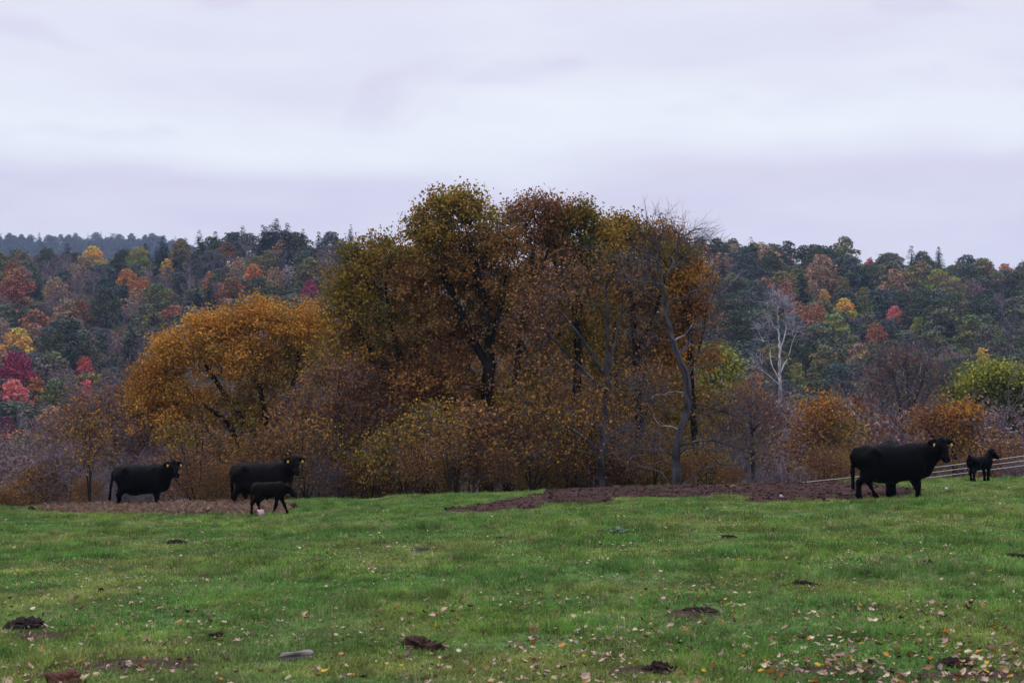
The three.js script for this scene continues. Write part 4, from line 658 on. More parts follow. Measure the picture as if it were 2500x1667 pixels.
  for (const k in spots) { const a = spots[k], M = new THREE.Matrix4(); for (const part of ['crown', 'trunk']) { const im = new THREE.InstancedMesh(SP[k][0][part], part === 'crown' ? fm[k] : farTrunk, a.length); im.name = part === 'crown' ? 'wood_crowns' : 'wood_trunks'; im.userData.kind = 'stuff'; a.forEach(([x, z, sc, w, t], i) => { M.compose(V(x, H(x, z) - 0.3, z), new THREE.Quaternion().setFromEuler(new THREE.Euler(0, t, 0)), V(sc * w, sc, sc * w)); im.setMatrixAt(i, M); }); wood.add(im); } }
  // valley floor between the pasture and the hillside
  const valleyMarks = [[60, 1200, 'hay end at left'], [342, 1130, 'leftmost cow'], [640, 1110, 'second cow'], [600, 800, 'golden orange maple'], [930, 700, 'left clump maple'], [1120, 560, 'tallest maple'], [1400, 600, 'olive clump maple'], [1640, 900, 'dead tree'], [1835, 1000, 'brownish orange maple'], [1905, 820, 'white bare tree'], [2010, 1060, 'slim orange sapling'], [2200, 1110, 'large right cow'], [2210, 930, 'lilac half bare maple'], [2340, 1040, 'small orange maple'], [2430, 960, 'yellow green tree']];
  const VAL = [['thin', 'mauve brown', 12], ['bare', 'lilac grey', 14], ['bare', 'mauve brown', 8], ['thin', 'dull orange', 4], ['bare', 'lilac grey', 5], ['round', 'olive', 4], ['loose', 'dull orange', 4], ['round', 'deep green', 4]];
  const top = [[-100, 1060], [100, 1050], [200, 1010], [420, 985], [700, 930], [1000, 840], [1500, 840], [1720, 960], [1900, 985], [2100, 975], [2300, 1000], [2600, 985]];
  for (let d = 76; d < 172; d += 7.5) {
    const half = d * 0.39;
    for (let x = -half; x < half; x += 7) {
      const X = x + (R() - 0.5) * 5, Z = -(d + (R() - 0.5) * 5), px = 1250 + F * X / -Z; if (px < -80 || px > 2580) continue;
      let [kind, color] = pick(VAL); if (d < 128 && (kind === 'round' || kind === 'loose')) { kind = 'thin'; if (color === 'deep green' || color === 'rust brown') color = 'mauve brown'; }
      const tp = tableAt(top, px) + (R() - 0.35) * 60, y = EYE + (HZ - tp) / F * -Z, h = y - H(X, Z); if (h < 4.5 || h > 22) continue;
      if (placed.some(([a, b, r]) => Math.hypot(a - X, b - Z) < r * 0.7)) continue;
      const w = clamp(9.5 / h, 0.6, 1.15) * (0.9 + 0.3 * R());
      hillTree(kind, color, X, Z, h, w, `${color} ${KIND[kind][1]} on the valley floor ${besides(...pixelOf(X, H(X, Z) + h * 0.7, Z), valleyMarks, 70)}`, `${KIND[kind][1]}s of the valley floor`);
    }
  }
}

// ---------------------------------------------------------------- cattle
const coat = mat([0.0018, 0.0019, 0.0026], 0.6, { specularIntensity: 0.06 });
const coatBrown = mat([0.0042, 0.0026, 0.0024], 0.6, { specularIntensity: 0.06 });
const tagYellow = mat([0.6, 0.42, 0.07], 0.6), noseMat = mat([0.016, 0.016, 0.02], 0.3), eyeMat = mat([0.01, 0.008, 0.007], 0.1), hoofMat = mat([0.02, 0.018, 0.016], 0.6);
function fieldMesh(prims, cx, cy, cz, half, res, k) {
  const mc = new MarchingCubes(res, coat, false, false, 120000); mc.isolation = 0;
  const hs = res / 2, f = mc.field, nz = k / 0.035; let n = 0;
  const sz = prims.map((p) => p.sz ?? 1);
  for (let z = 0; z < res; z++) for (let y = 0; y < res; y++) for (let x = 0; x < res; x++) {
    const X = cx + (x - hs) / hs * half, Y = cy + (y - hs) / hs * half, Z = cz + (z - hs) / hs * half; let s = 0, mn = 9;
    for (let i = 0; i < prims.length; i++) {
      const q = prims[i], zs = sz[i], ax = q.a[0], ay = q.a[1], az = q.a[2], bx = q.b[0] - ax, by = q.b[1] - ay, bz = (q.b[2] - az) * zs, px = X - ax, py = Y - ay, pz = (Z - az) * zs;
      const t = clamp((px * bx + py * by + pz * bz) / (bx * bx + by * by + bz * bz + 1e-9), 0, 1), dx = px - bx * t, dy = py - by * t, dz = pz - bz * t, dd = Math.sqrt(dx * dx + dy * dy + dz * dz) - (q.r[0] + (q.r[1] - q.r[0]) * t);
      if (dd < mn) mn = dd; if (dd < 0.3) s += Math.exp(-dd / k);
    }
    f[n++] = s > 0 ? clamp(k * Math.log(s) + (mn < 0.1 ? nz * (0.014 * noise3(X * 6 + 3, Y * 5, Z * 6) + 0.006 * noise3(X * 19, Y * 15, Z * 19)) : 0), -1, 1) : -Math.min(mn, 1);
  }
  mc.update();
  const c = mc.count, P = new Float32Array(c * 3), N = new Float32Array(c * 3);
  for (let i = 0; i < c; i++) { P[i * 3] = cx + mc.positionArray[i * 3] * half; P[i * 3 + 1] = cy + mc.positionArray[i * 3 + 1] * half; P[i * 3 + 2] = cz + mc.positionArray[i * 3 + 2] * half; }
  for (let i = 0; i < c * 3; i++) N[i] = mc.normalArray[i];
  // the addon's normals are sampled from the field: turn them outward where needed
  let dot = 0; for (let i = 0; i + 2 < c; i += 3) { const A = V().fromArray(P, i * 3), B = V().fromArray(P, i * 3 + 3), C = V().fromArray(P, i * 3 + 6), n2 = B.sub(A).cross(C.sub(A)); dot += n2.x * N[i * 3] + n2.y * N[i * 3 + 1] + n2.z * N[i * 3 + 2]; }
  const g = new THREE.BufferGeometry(); g.setAttribute('position', new THREE.BufferAttribute(P, 3)); g.setAttribute('normal', new THREE.BufferAttribute(N, 3)); 
  if (dot < 0) for (let i = 0; i < c * 3; i++) N[i] *= -1;
  return g;
}
/* local axes: x forward, y up, z to the animal's right. o: feet x of [near fore, far fore, near hind, far hind]; near is +z */
function bovine(name, o) {
  const calf = o.calf, prims = [], P = (a, b, ra, rb, sz) => prims.push({ a, b, r: [ra, rb ?? ra], sz });
  const headPrims = [], HP = (a, b, ra, rb) => headPrims.push({ a, b, r: [ra, rb ?? ra] });
  let poll, hs;
  const T = (x, y, z) => [x, y, z];
  if (!calf) {
    const sz = 1.06;
    P(T(-0.66, 0.99, 0), T(-0.2, 0.88, 0), 0.27, 0.375, sz); P(T(-0.25, 0.8, 0), T(0.3, 0.82, 0), 0.395, 0.375, sz); P(T(-0.2, 0.9, 0), T(0.4, 0.9, 0), 0.375, 0.36, sz); P(T(0.4, 0.9, 0), T(0.62, 0.92, 0), 0.36, 0.30, sz);
    P(T(-0.78, 1.0, 0), T(-0.6, 1.02, 0), 0.2, 0.22); P(T(-0.75, 1.12, 0.1), T(-0.75, 1.12, -0.1), 0.12, 0.12); P(T(-0.7, 1.16, 0), T(0.35, 1.17, 0), 0.09, 0.11); P(T(0.3, 1.14, 0), T(0.5, 1.12, 0), 0.14, 0.15);
    P(T(0.62, 0.7, 0), T(0.72, 0.72, 0), 0.2, 0.17); P(T(0.72, 0.72, 0), T(0.78, 0.86, 0), 0.15, 0.14);
    poll = o.poll ?? [1.05, 1.27, 0]; hs = 1;
    const nk = [poll[0] - 0.08, poll[1] - 0.13, poll[2]];
    P(T(0.5, 0.97, 0), nk, 0.32, 0.185); P(T(0.66, 0.78, 0), [nk[0] - 0.02, nk[1] - 0.1, nk[2]], 0.23, 0.14); P(T(0.45, 1.12, 0), [nk[0], nk[1] + 0.05, nk[2]], 0.14, 0.11);
    const [nf, ff, nh, fh] = o.feet;
    for (const [fx, s] of [[nf, 1], [ff, -1]]) { const z = (o.legZ ?? 0.17) * s, e = 0.46, dx = fx - 0.53; P(T(0.53, 0.88, 0.2 * s), T(e + dx * 0.15, 0.58, 0.2 * s), 0.17, 0.115); P(T(e + dx * 0.15, 0.6, 0.19 * s), T(0.50 + dx * 0.6, 0.34, z), 0.105, 0.06); P(T(0.50 + dx * 0.6, 0.35, z), T(0.50 + dx, 0.1, z), 0.06, 0.042); P(T(0.50 + dx, 0.1, z), T(0.535 + dx, 0.035, z), 0.046, 0.058); }
    for (const [fx, s] of [[nh, 1], [fh, -1]]) { const z = (o.legZ ?? 0.17) * s, dx = fx + 0.74; P(T(-0.66, 0.95, 0.17 * s), T(-0.5 + dx * 0.25, 0.66, 0.19 * s), 0.22, 0.16); P(T(-0.7, 0.9, 0.15 * s), T(-0.68 + dx * 0.4, 0.6, 0.17 * s), 0.18, 0.11); P(T(-0.52 + dx * 0.25, 0.66, 0.18 * s), T(-0.79 + dx * 0.62, 0.43, z), 0.135, 0.067); P(T(-0.79 + dx * 0.62, 0.43, z), T(-0.77 + dx, 0.1, z), 0.06, 0.043); P(T(-0.77 + dx, 0.1, z), T(-0.72 + dx, 0.035, z), 0.046, 0.058); }
    P(T(-0.2, 0.5, 0), T(-0.42, 0.52, 0), 0.06, 0.1);
    for (const q of [1, -1]) { P(T(-0.52, 1.14, 0.24 * q), T(-0.44, 1.1, 0.27 * q), 0.09, 0.07); P(T(0.42, 1.1, 0.2 * q), T(0.55, 0.82, 0.27 * q), 0.12, 0.14); }
    if (o.ridge) { P(T(-0.82, 1.18, 0), T(-0.5, 1.29, 0), 0.1, 0.06); P(T(-0.5, 1.29, 0), T(0.3, 1.2, 0), 0.055, 0.055); }
    if (o.sheath) P(T(0.02, 0.5, 0), T(0.06, 0.43, 0), 0.06, 0.04);
    const tz = o.tailZ ?? 0, tx = o.tailX ?? 0; P(T(-0.9, 1.18, 0), T(-0.97 + tx * 0.3, 1.02, tz * 0.3), 0.05, 0.03); P(T(-0.97 + tx * 0.3, 1.02, tz * 0.3), T(-0.98 + tx * 0.8, 0.66, tz), 0.028, 0.022); P(T(-0.98 + tx * 0.8, 0.66, tz), T(-0.98 + tx, 0.28, tz), 0.03, 0.045);
  } else {
    const u = 0.78; // withers
    P(T(-0.34, 0.6, 0), T(0, 0.58, 0), 0.145, 0.165, 1.05); P(T(0, 0.58, 0), T(0.3, 0.6, 0), 0.165, 0.155, 1.05); P(T(-0.38, 0.66, 0), T(0.28, 0.68, 0), 0.085, 0.085); P(T(0.3, 0.56, 0), T(0.36, 0.54, 0), 0.12, 0.1);
    poll = o.poll ?? [0.62, 0.82, 0]; hs = 0.62;
    P(T(0.3, 0.64, 0), [poll[0] - 0.05, poll[1] - 0.07, poll[2]], 0.135, 0.085); P(T(0.33, 0.54, 0), [poll[0] - 0.05, poll[1] - 0.1, poll[2]], 0.1, 0.06);
    const [nf, ff, nh, fh] = o.feet;
    for (const [fx, s] of [[nf, 1], [ff, -1]]) { const z = 0.085 * s, dx = fx - 0.3; P(T(0.3, 0.58, 0.09 * s), T(0.27 + dx * 0.2, 0.42, 0.095 * s), 0.09, 0.062); P(T(0.27 + dx * 0.2, 0.42, 0.09 * s), T(0.29 + dx * 0.6, 0.24, z), 0.056, 0.038); P(T(0.29 + dx * 0.6, 0.24, z), T(0.29 + dx, 0.07, z), 0.036, 0.026); P(T(0.29 + dx, 0.07, z), T(0.315 + dx, 0.022, z), 0.028, 0.034); }
    for (const [fx, s] of [[nh, 1], [fh, -1]]) { const z = 0.085 * s, dx = fx + 0.38; P(T(-0.34, 0.6, 0.08 * s), T(-0.26 + dx * 0.3, 0.44, 0.095 * s), 0.125, 0.085); P(T(-0.27 + dx * 0.3, 0.45, 0.09 * s), T(-0.42 + dx * 0.62, 0.29, z), 0.075, 0.042); P(T(-0.42 + dx * 0.62, 0.29, z), T(-0.40 + dx, 0.07, z), 0.037, 0.027); P(T(-0.40 + dx, 0.07, z), T(-0.375 + dx, 0.022, z), 0.029, 0.034); }
    if (o.tailUp) { P(T(-0.42, 0.72, 0), T(-0.52, 0.78, 0), 0.03, 0.028); P(T(-0.52, 0.78, 0), T(-0.58, 0.68, 0), 0.03, 0.024); P(T(-0.58, 0.68, 0), T(-0.585, 0.46, 0), 0.022, 0.034); }
    else { P(T(-0.44, 0.7, 0), T(-0.49, 0.6, 0), 0.03, 0.02); P(T(-0.49, 0.6, 0), T(-0.5, 0.36, 0), 0.017, 0.026); }
    P(T(-0.05, 0.42, 0), T(-0.07, 0.38, 0), 0.04, 0.025);
  }
  // head
  const yaw = o.yaw ?? 0, pitch = o.pitch ?? 0.7, f = V(Math.cos(pitch) * Math.cos(yaw), -Math.sin(pitch), Math.cos(pitch) * Math.sin(yaw)), s = V(-Math.sin(yaw), 0, Math.cos(yaw)), up = V().crossVectors(s, f).normalize(); if (up.y < 0) up.negate();
  const hp = (a, b, c) => [poll[0] + (f.x * a + s.x * b + up.x * c) * hs, poll[1] + (f.y * a + s.y * b + up.y * c) * hs, poll[2] + (f.z * a + s.z * b + up.z * c) * hs];
  HP(hp(0, 0, -0.02), hp(0.2, 0, -0.035), 0.118 * hs, 0.108 * hs); HP(hp(0.2, 0, -0.03), hp(0.4, 0, -0.05), 0.098 * hs, 0.078 * hs); HP(hp(0.39, 0.025, -0.05), hp(0.43, -0.025, -0.06), 0.078 * hs, 0.078 * hs);
  HP(hp(0.08, 0, -0.13), hp(0.36, 0, -0.115), 0.085 * hs, 0.055 * hs); HP(hp(-0.04, 0, 0.03), hp(0.02, 0, 0.05), 0.085 * hs, 0.08 * hs); HP(hp(0.14, 0.095, 0.0), hp(0.14, -0.095, 0.0), 0.05 * hs, 0.05 * hs);
  HP(hp(-0.02, 0, -0.1), [poll[0] - 0.12 * hs, poll[1] - 0.16 * hs, poll[2]], 0.1 * hs, 0.14 * hs);
  const earDrop = o.earDrop ?? 0.02;
  for (const q of [1, -1]) { HP(hp(0.0, 0.09 * q, 0.0), hp(-0.03, 0.17 * q, 0.0), 0.035 * hs, 0.05 * hs); HP(hp(-0.03, 0.18 * q, 0.0), hp(-0.02, 0.27 * q, -earDrop), 0.066 * hs, 0.055 * hs); HP(hp(-0.02, 0.27 * q, -earDrop), hp(-0.01, 0.32 * q, -earDrop), 0.05 * hs, 0.025 * hs); }
  const sc = o.scale ?? 1, root = thing(name, o.label, calf ? 'calf' : 'cow', o.p, o.turn ?? 0, undefined);
  const m = o.brown ? coatBrown : coat;
  const body = fieldMesh(prims, calf ? 0.02 : 0.02, calf ? 0.46 : 0.74, 0, calf ? 0.72 : 1.22, calf ? 84 : 104, calf ? 0.022 : 0.035);
  const head = fieldMesh(headPrims, ...hp(0.17, 0, -0.03), calf ? 0.3 : 0.46, 56, 0.018 * hs);
  mesh('body', mergeGeometries([body, head]), m, root);
  const nose = new THREE.SphereGeometry(0.062 * hs, 14, 10); nose.scale(1, 0.62, 1); const nm = mesh('muzzle', nose, noseMat, root); nm.position.set(...hp(0.455, 0, -0.048)); nm.lookAt(0, 0, 0); nm.rotation.set(0, -yaw, 0);
  for (const q of [1, -1]) { const e = mesh('eye', new THREE.SphereGeometry(0.02 * hs, 10, 8), eyeMat, root); e.position.set(...hp(0.14, 0.135 * q, 0.02)); }
  if (!calf && o.tags !== false) for (const q of [1, -1]) { const t = mesh('ear_tag', new RoundedBoxGeometry(0.058, 0.068, 0.012, 2, 0.005), tagYellow, root); t.position.set(...hp(0.085, 0.23 * q, 0.03)); t.rotation.y = -yaw + Math.PI / 2; }
  root.scale.set(sc * (o.sx ?? 1), sc * (o.sy ?? 1), sc * (o.sz ?? 1));
  return root;
}
const stand = (px, d) => { const p = at(px, 1200, d); return [p.x, H(p.x, p.z), p.z]; };
bovine('cow', { label: 'black cow at far left standing on hay in profile, facing right', p: stand(347, 43), feet: [0.58, 0.42, -0.7, -0.78], poll: [1.06, 1.32, 0.14], yaw: 0.95, pitch: 0.72, tailX: -0.12, scale: 1.02, sx: 0.89 });
bovine('cow', { label: 'black cow behind the small walking calf, head turned toward the viewer', p: stand(640, 41), feet: [0.5, 0.62, -0.78, -0.42], poll: [1.02, 1.38, 0.2], yaw: 1.15, pitch: 0.85, scale: 1.02, sx: 0.92, brown: true, tailX: 0.04 });
bovine('calf', { calf: true, label: 'small black calf walking right in front of a cow, head lowered', p: stand(657, 37.4), feet: [0.14, 0.5, -0.46, -0.24], poll: [0.52, 0.68, 0], yaw: -0.1, pitch: 0.75, scale: 1.0, sx: 0.95, sy: 1.17, brown: true });
bovine('cow', { label: 'large black cow at right looking at the viewer, yellow ear tags', p: stand(2184, 34.6), feet: [0.56, 0.66, -0.86, -0.38], poll: [1.06, 1.36, 0.28], yaw: 1.3, pitch: 1.02, scale: 1.03, sheath: true });
bovine('cow', { label: 'black cow mostly hidden behind the large right cow, only its rump ridge showing', p: stand(2176, 36.5), turn: Math.PI / 2 - 0.262, feet: [0.5, 0.55, -0.72, -0.76], scale: 1.06, ridge: true, legZ: 0.06, tags: false, poll: [1.0, 0.95, 0] });
bovine('calf', { calf: true, label: 'little black calf on the crest before the white fence strands at far right', p: stand(2396, 43), turn: 0.55, feet: [0.24, 0.34, -0.42, -0.3], poll: [0.45, 0.93, 0.06], yaw: 1.0, pitch: 0.75, scale: 0.95, sy: 1.06, sx: 0.98, sz: 1.25, tailUp: true });

// ---------------------------------------------------------------- fence
{
  const strand = [[1700, 1212], [1940, 1180], [2100, 1163], [2290, 1140], [2500, 1113], [2640, 1094]], fence = thing('strand_fence', 'white three strand fence running uphill behind the right cow and calf', 'fence', at(2640, 1210, 47).toArray());
  fence.position.y = H(fence.position.x, fence.position.z);
  const white = mat([0.62, 0.62, 0.66], 0.6), wood = mat([0.09, 0.075, 0.065], 0.95);
  for (let k = 0; k < 3; k++) {
    const pts = strand.map(([x, y], i) => at(x, y + 11.6 * k, 47 + (5 - i) * 0.3).sub(fence.position)), g = new THREE.TubeGeometry(new THREE.CatmullRomCurve3(pts), 80, 0.0085, 6);
    mesh('fence_strand', g, white, fence);
  }
  for (const [px, i] of [[2640, 0], [1700, 5]]) { const q = at(px, tableAt(strand, px) - 8, 47 + i * 0.3), gy = H(q.x, q.z - 0.1), h = Math.max(q.y - gy, 0.5) + 0.4, g = new THREE.CylinderGeometry(0.05, 0.06, h, 9); const m = mesh('fence_post', g, wood, fence); m.position.set(q.x, gy - 0.4 + h / 2, q.z - 0.08).sub(fence.position); }
}

// ---------------------------------------------------------------- dung, clods, stones, wood, weed
function lumpGeo(seed, w, h, dpt, rough, flat) {
  const g = new THREE.SphereGeometry(1, 40, 24), p = g.attributes.position, R = mulberry(seed), o = R() * 50;
  for (let i = 0; i < p.count; i++) { const x = p.getX(i), y = p.getY(i), z = p.getZ(i), k = 1 + rough * (fbm(x * 1.6 + o, y * 1.6, z * 1.6, 3) * 1.4 + 0.45 * noise3(x * 7 + o, y * 7, z * 7) + 0.25 * noise3(x * 15 + o, y * 15, z * 15)); p.setXYZ(i, x * k * w / 2, (y > 0 ? Math.pow(y, flat) * h * k : y * 0.03), z * k * dpt / 2); }
  g.computeVertexNormals(); return g;
}
const dungDark = mat([0.018, 0.013, 0.011], 0.85), dungBrown = mat([0.045, 0.026, 0.02], 0.9), dungGrey = mat([0.05, 0.043, 0.05], 0.95), redSoil = mat([0.085, 0.04, 0.03], 0.95);
const lumps = [];
[['dung_heap', 62, 1537, 96, 27, dungDark, 'large dark dung heap on the grass at left foreground', 0.5],
  ['dung_heap', 1035, 1585, 92, 30, dungBrown, 'crumbly brown dung heap in the foreground left of centre', 0.5],
  ['earth_mound', 168, 1668, 92, 34, redSoil, 'reddish brown mound of soil cut by the bottom edge at left', 0.45],
  ['dung_pat', 430, 1328, 44, 8, dungDark, 'flat dark dung pat left of the grey one in the left meadow', 0.4],
  ['dung_pat', 495, 1358, 56, 7, dungGrey, 'flat bluish grey dried dung pat in the left meadow', 0.3],
  ['dung_pat', 1026, 1348, 48, 8, dungGrey, 'flat grey dung pat in mid meadow left of centre', 0.3],
  ['dung_pat', 1226, 1318, 36, 5, dungDark, 'small thin dung pat near the meadow centre', 0.3],
  ['dung_pat', 1972, 1431, 62, 11, dungDark, 'dark dung pat alone in the right meadow', 0.5],
  ['dung_clod', 2272, 1383, 18, 13, dungDark, 'small black round clod in the right meadow', 0.4],
  ['dung_pat', 2482, 1363, 44, 9, dungDark, 'dark dung pat at the right edge of the meadow', 0.4],
  ['dung_pat', 1780, 1314, 36, 5, dungDark, 'thin dark dung pat right of the blue green weed', 0.4],
  ['dung_clod', 1336, 1309, 13, 7, dungDark, 'tiny dark clod left of the blue green weed', 0.4],
  ['dung_pat', 1715, 1496, 84, 13, dungDark, 'broken dark dung pat with leaves on it right of centre', 0.7],
  ['dung_pat', 526, 1558, 42, 10, dungDark, 'dull dark pat in the left foreground grass', 0.5],
  ['dung_pat', 1612, 1643, 92, 22, dungDark, 'dark soil clump under curled leaves at bottom right of centre', 0.7],
  ['dung_pat', 1955, 1264, 22, 4, dungDark, 'faint thin pat below the bare earth strip', 0.4],
  ['dung_clod', 140, 1362, 18, 7, dungDark, 'small dark clod at the left side of the meadow', 0.4],
  ['dung_clod', 246, 1447, 15, 8, dungDark, 'small black clod above the large dung heap', 0.4],
  ['dung_pat', 2330, 1625, 90, 14, dungDark, 'dark trampled pat among the leaf litter at bottom right', 0.7],
  ['brown_clod', 716, 1245, 18, 17, mat([0.07, 0.035, 0.03], 0.95), 'reddish brown clod in the grass right of the walking calf', 0.35],
  ['dark_lump', 80, 1238, 20, 10, dungDark, 'dark lump at the left end of the hay', 0.4],
  ['dark_lump', 22, 1240, 16, 8, dungDark, 'small dark lump at the left edge of the crest', 0.4],
  ['white_stone', 1908, 1218, 8, 9, mat([0.62, 0.58, 0.6], 0.9), 'small white stone on the bare earth left of right cow', 0.2],
  ['white_stone', 2313, 1198, 8, 7, mat([0.6, 0.57, 0.58], 0.9), 'small white stone in the grass below the far right calf', 0.2],
].forEach(([name, px, py, w, h, m, label, flat], i) => { if (py > 1290) lumps.push([px, py, shortName(label)]); const p = onGround(px, Math.min(py, 1667)), s = -p.z / F; if (py > 1667) p.z += 0.12; topMesh(name, lumpGeo(500 + i, w * s * 0.82, h * s * 0.72 + 0.01, Math.min(w * s, 0.3 + w * s * 0.4) * 0.85, 0.58, flat), m, label, name.startsWith('dung') ? 'dung' : name.endsWith('stone') ? 'stone' : 'clod').position.set(p.x, p.y + 0.012, p.z); });
{ // black lump with two raised points in front of the hay
  const p = onGround(370, 1255), g = mergeGeometries([lumpGeo(601, 0.27, 0.11, 0.2, 0.3, 0.5), (() => { const c = new THREE.ConeGeometry(0.035, 0.12, 10, 4); c.rotateZ(0.3); c.translate(-0.11, 0.12, 0); return c; })(), (() => { const c = new THREE.ConeGeometry(0.03, 0.07, 10, 4); c.rotateZ(-0.2); c.translate(0.02, 0.12, 0); return c; })()]);
  topMesh('black_lump', g, dungDark, 'black lump with two raised points at the front edge of the hay', 'lump').position.copy(p);
  // pale pink tub
  const q = onGround(636, 1262), tub = thing('feed_tub', 'pale pink small tub lying tilted at the hind feet of the walking calf', 'tub', [q.x, q.y, q.z]);
  const pts = [[0.001, 0.002], [0.09, 0.002], [0.098, 0.012], [0.115, 0.155], [0.124, 0.158], [0.124, 0.168], [0.112, 0.168], [0.108, 0.155], [0.088, 0.02], [0.001, 0.018]].map(([a, b]) => new THREE.Vector2(a, b));
  const shell = mesh('tub_shell', new THREE.LatheGeometry(pts, 36), mat([0.5, 0.33, 0.36], 0.6, { side: THREE.DoubleSide }), tub); shell.rotation.set(0.2, 0.4, 1.72); shell.position.set(0.08, 0.115, 0);
  const han = mesh('tub_handle', new THREE.TorusGeometry(0.12, 0.004, 6, 24, Math.PI), mat([0.3, 0.3, 0.32], 0.4), tub); han.position.set(-0.08, 0.05, 0.02); han.rotation.set(1.2, 0.4, 0.3);
  // weathered wood
  const w = onGround(722, 1614), wg = new THREE.CylinderGeometry(0.036, 0.045, 0.29, 18, 14), wp = wg.attributes.position;
  for (let i = 0; i < wp.count; i++) { const x = wp.getX(i), y = wp.getY(i), z = wp.getZ(i), a = Math.atan2(z, x), k = 1 + 0.3 * noise3(a * 3.5, y * 7, 3) + 0.22 * noise3(x * 40, y * 14, z * 40) - (Math.abs(y) > 0.11 ? 0.25 * (Math.abs(y) - 0.11) / 0.035 : 0); wp.setXYZ(i, x * k * 1.1, y + 0.02 * noise3(a * 2, 1, 5), z * k * 0.85); }
  wg.rotateZ(Math.PI / 2); wg.computeVertexNormals(); const wc = []; for (let i = 0; i < wp.count; i++) { const t = 0.75 + 0.5 * noise3(wp.getX(i) * 8, wp.getY(i) * 60, wp.getZ(i) * 60); wc.push(0.22 * t, 0.185 * t, 0.175 * t); } wg.setAttribute('color', new THREE.BufferAttribute(new Float32Array(wc), 3));
  const wo = topMesh('wood_chunk', wg, mat([1, 1, 1], 0.95, { vertexColors: true }), 'weathered grey chunk of wood lying in the bottom left grass', 'wood'); wo.position.set(w.x, w.y + 0.045, w.z); wo.rotation.set(0, 0.12, 0.05);
  // weed rosette
  const c = onGround(1500, 1313), weed = thing('weed_rosette', 'blue green leafy weed rosette in the middle of the meadow', 'weed', [c.x, c.y, c.z]), R = mulberry(9), lm = [mat([0.09, 0.13, 0.09], 0.7, { side: THREE.DoubleSide }), mat([0.16, 0.2, 0.17], 0.7, { side: THREE.DoubleSide })];
  for (let k = 0; k < 26; k++) { const b = new Buf(), L = 0.16 + 0.16 * R(), n = 7, lift = 0.6 + 0.8 * R(); for (let i = 0; i <= n; i++) { const t = i / n, ww = 0.03 * Math.sin(Math.PI * Math.pow(t, 0.7)) * (1 + 0.3 * (i % 2)) + 0.002, y = lift * L * t - 0.7 * L * t * t * lift; b.p.push(L * t, y + 0.012, -ww, L * t, y, 0, L * t, y + 0.012, ww); if (i) { const a = (i - 1) * 3; b.tri(a, a + 1, a + 3); b.tri(a + 1, a + 4, a + 3); b.tri(a + 1, a + 2, a + 4); b.tri(a + 2, a + 5, a + 4); } } const m = mesh('leaf', b.geo(), lm[R() < 0.35 ? 1 : 0], weed); m.rotation.y = R() * 6.283; m.position.set((R() - 0.5) * 0.22, 0.015 + 0.03 * R(), (R() - 0.5) * 0.2); }
}

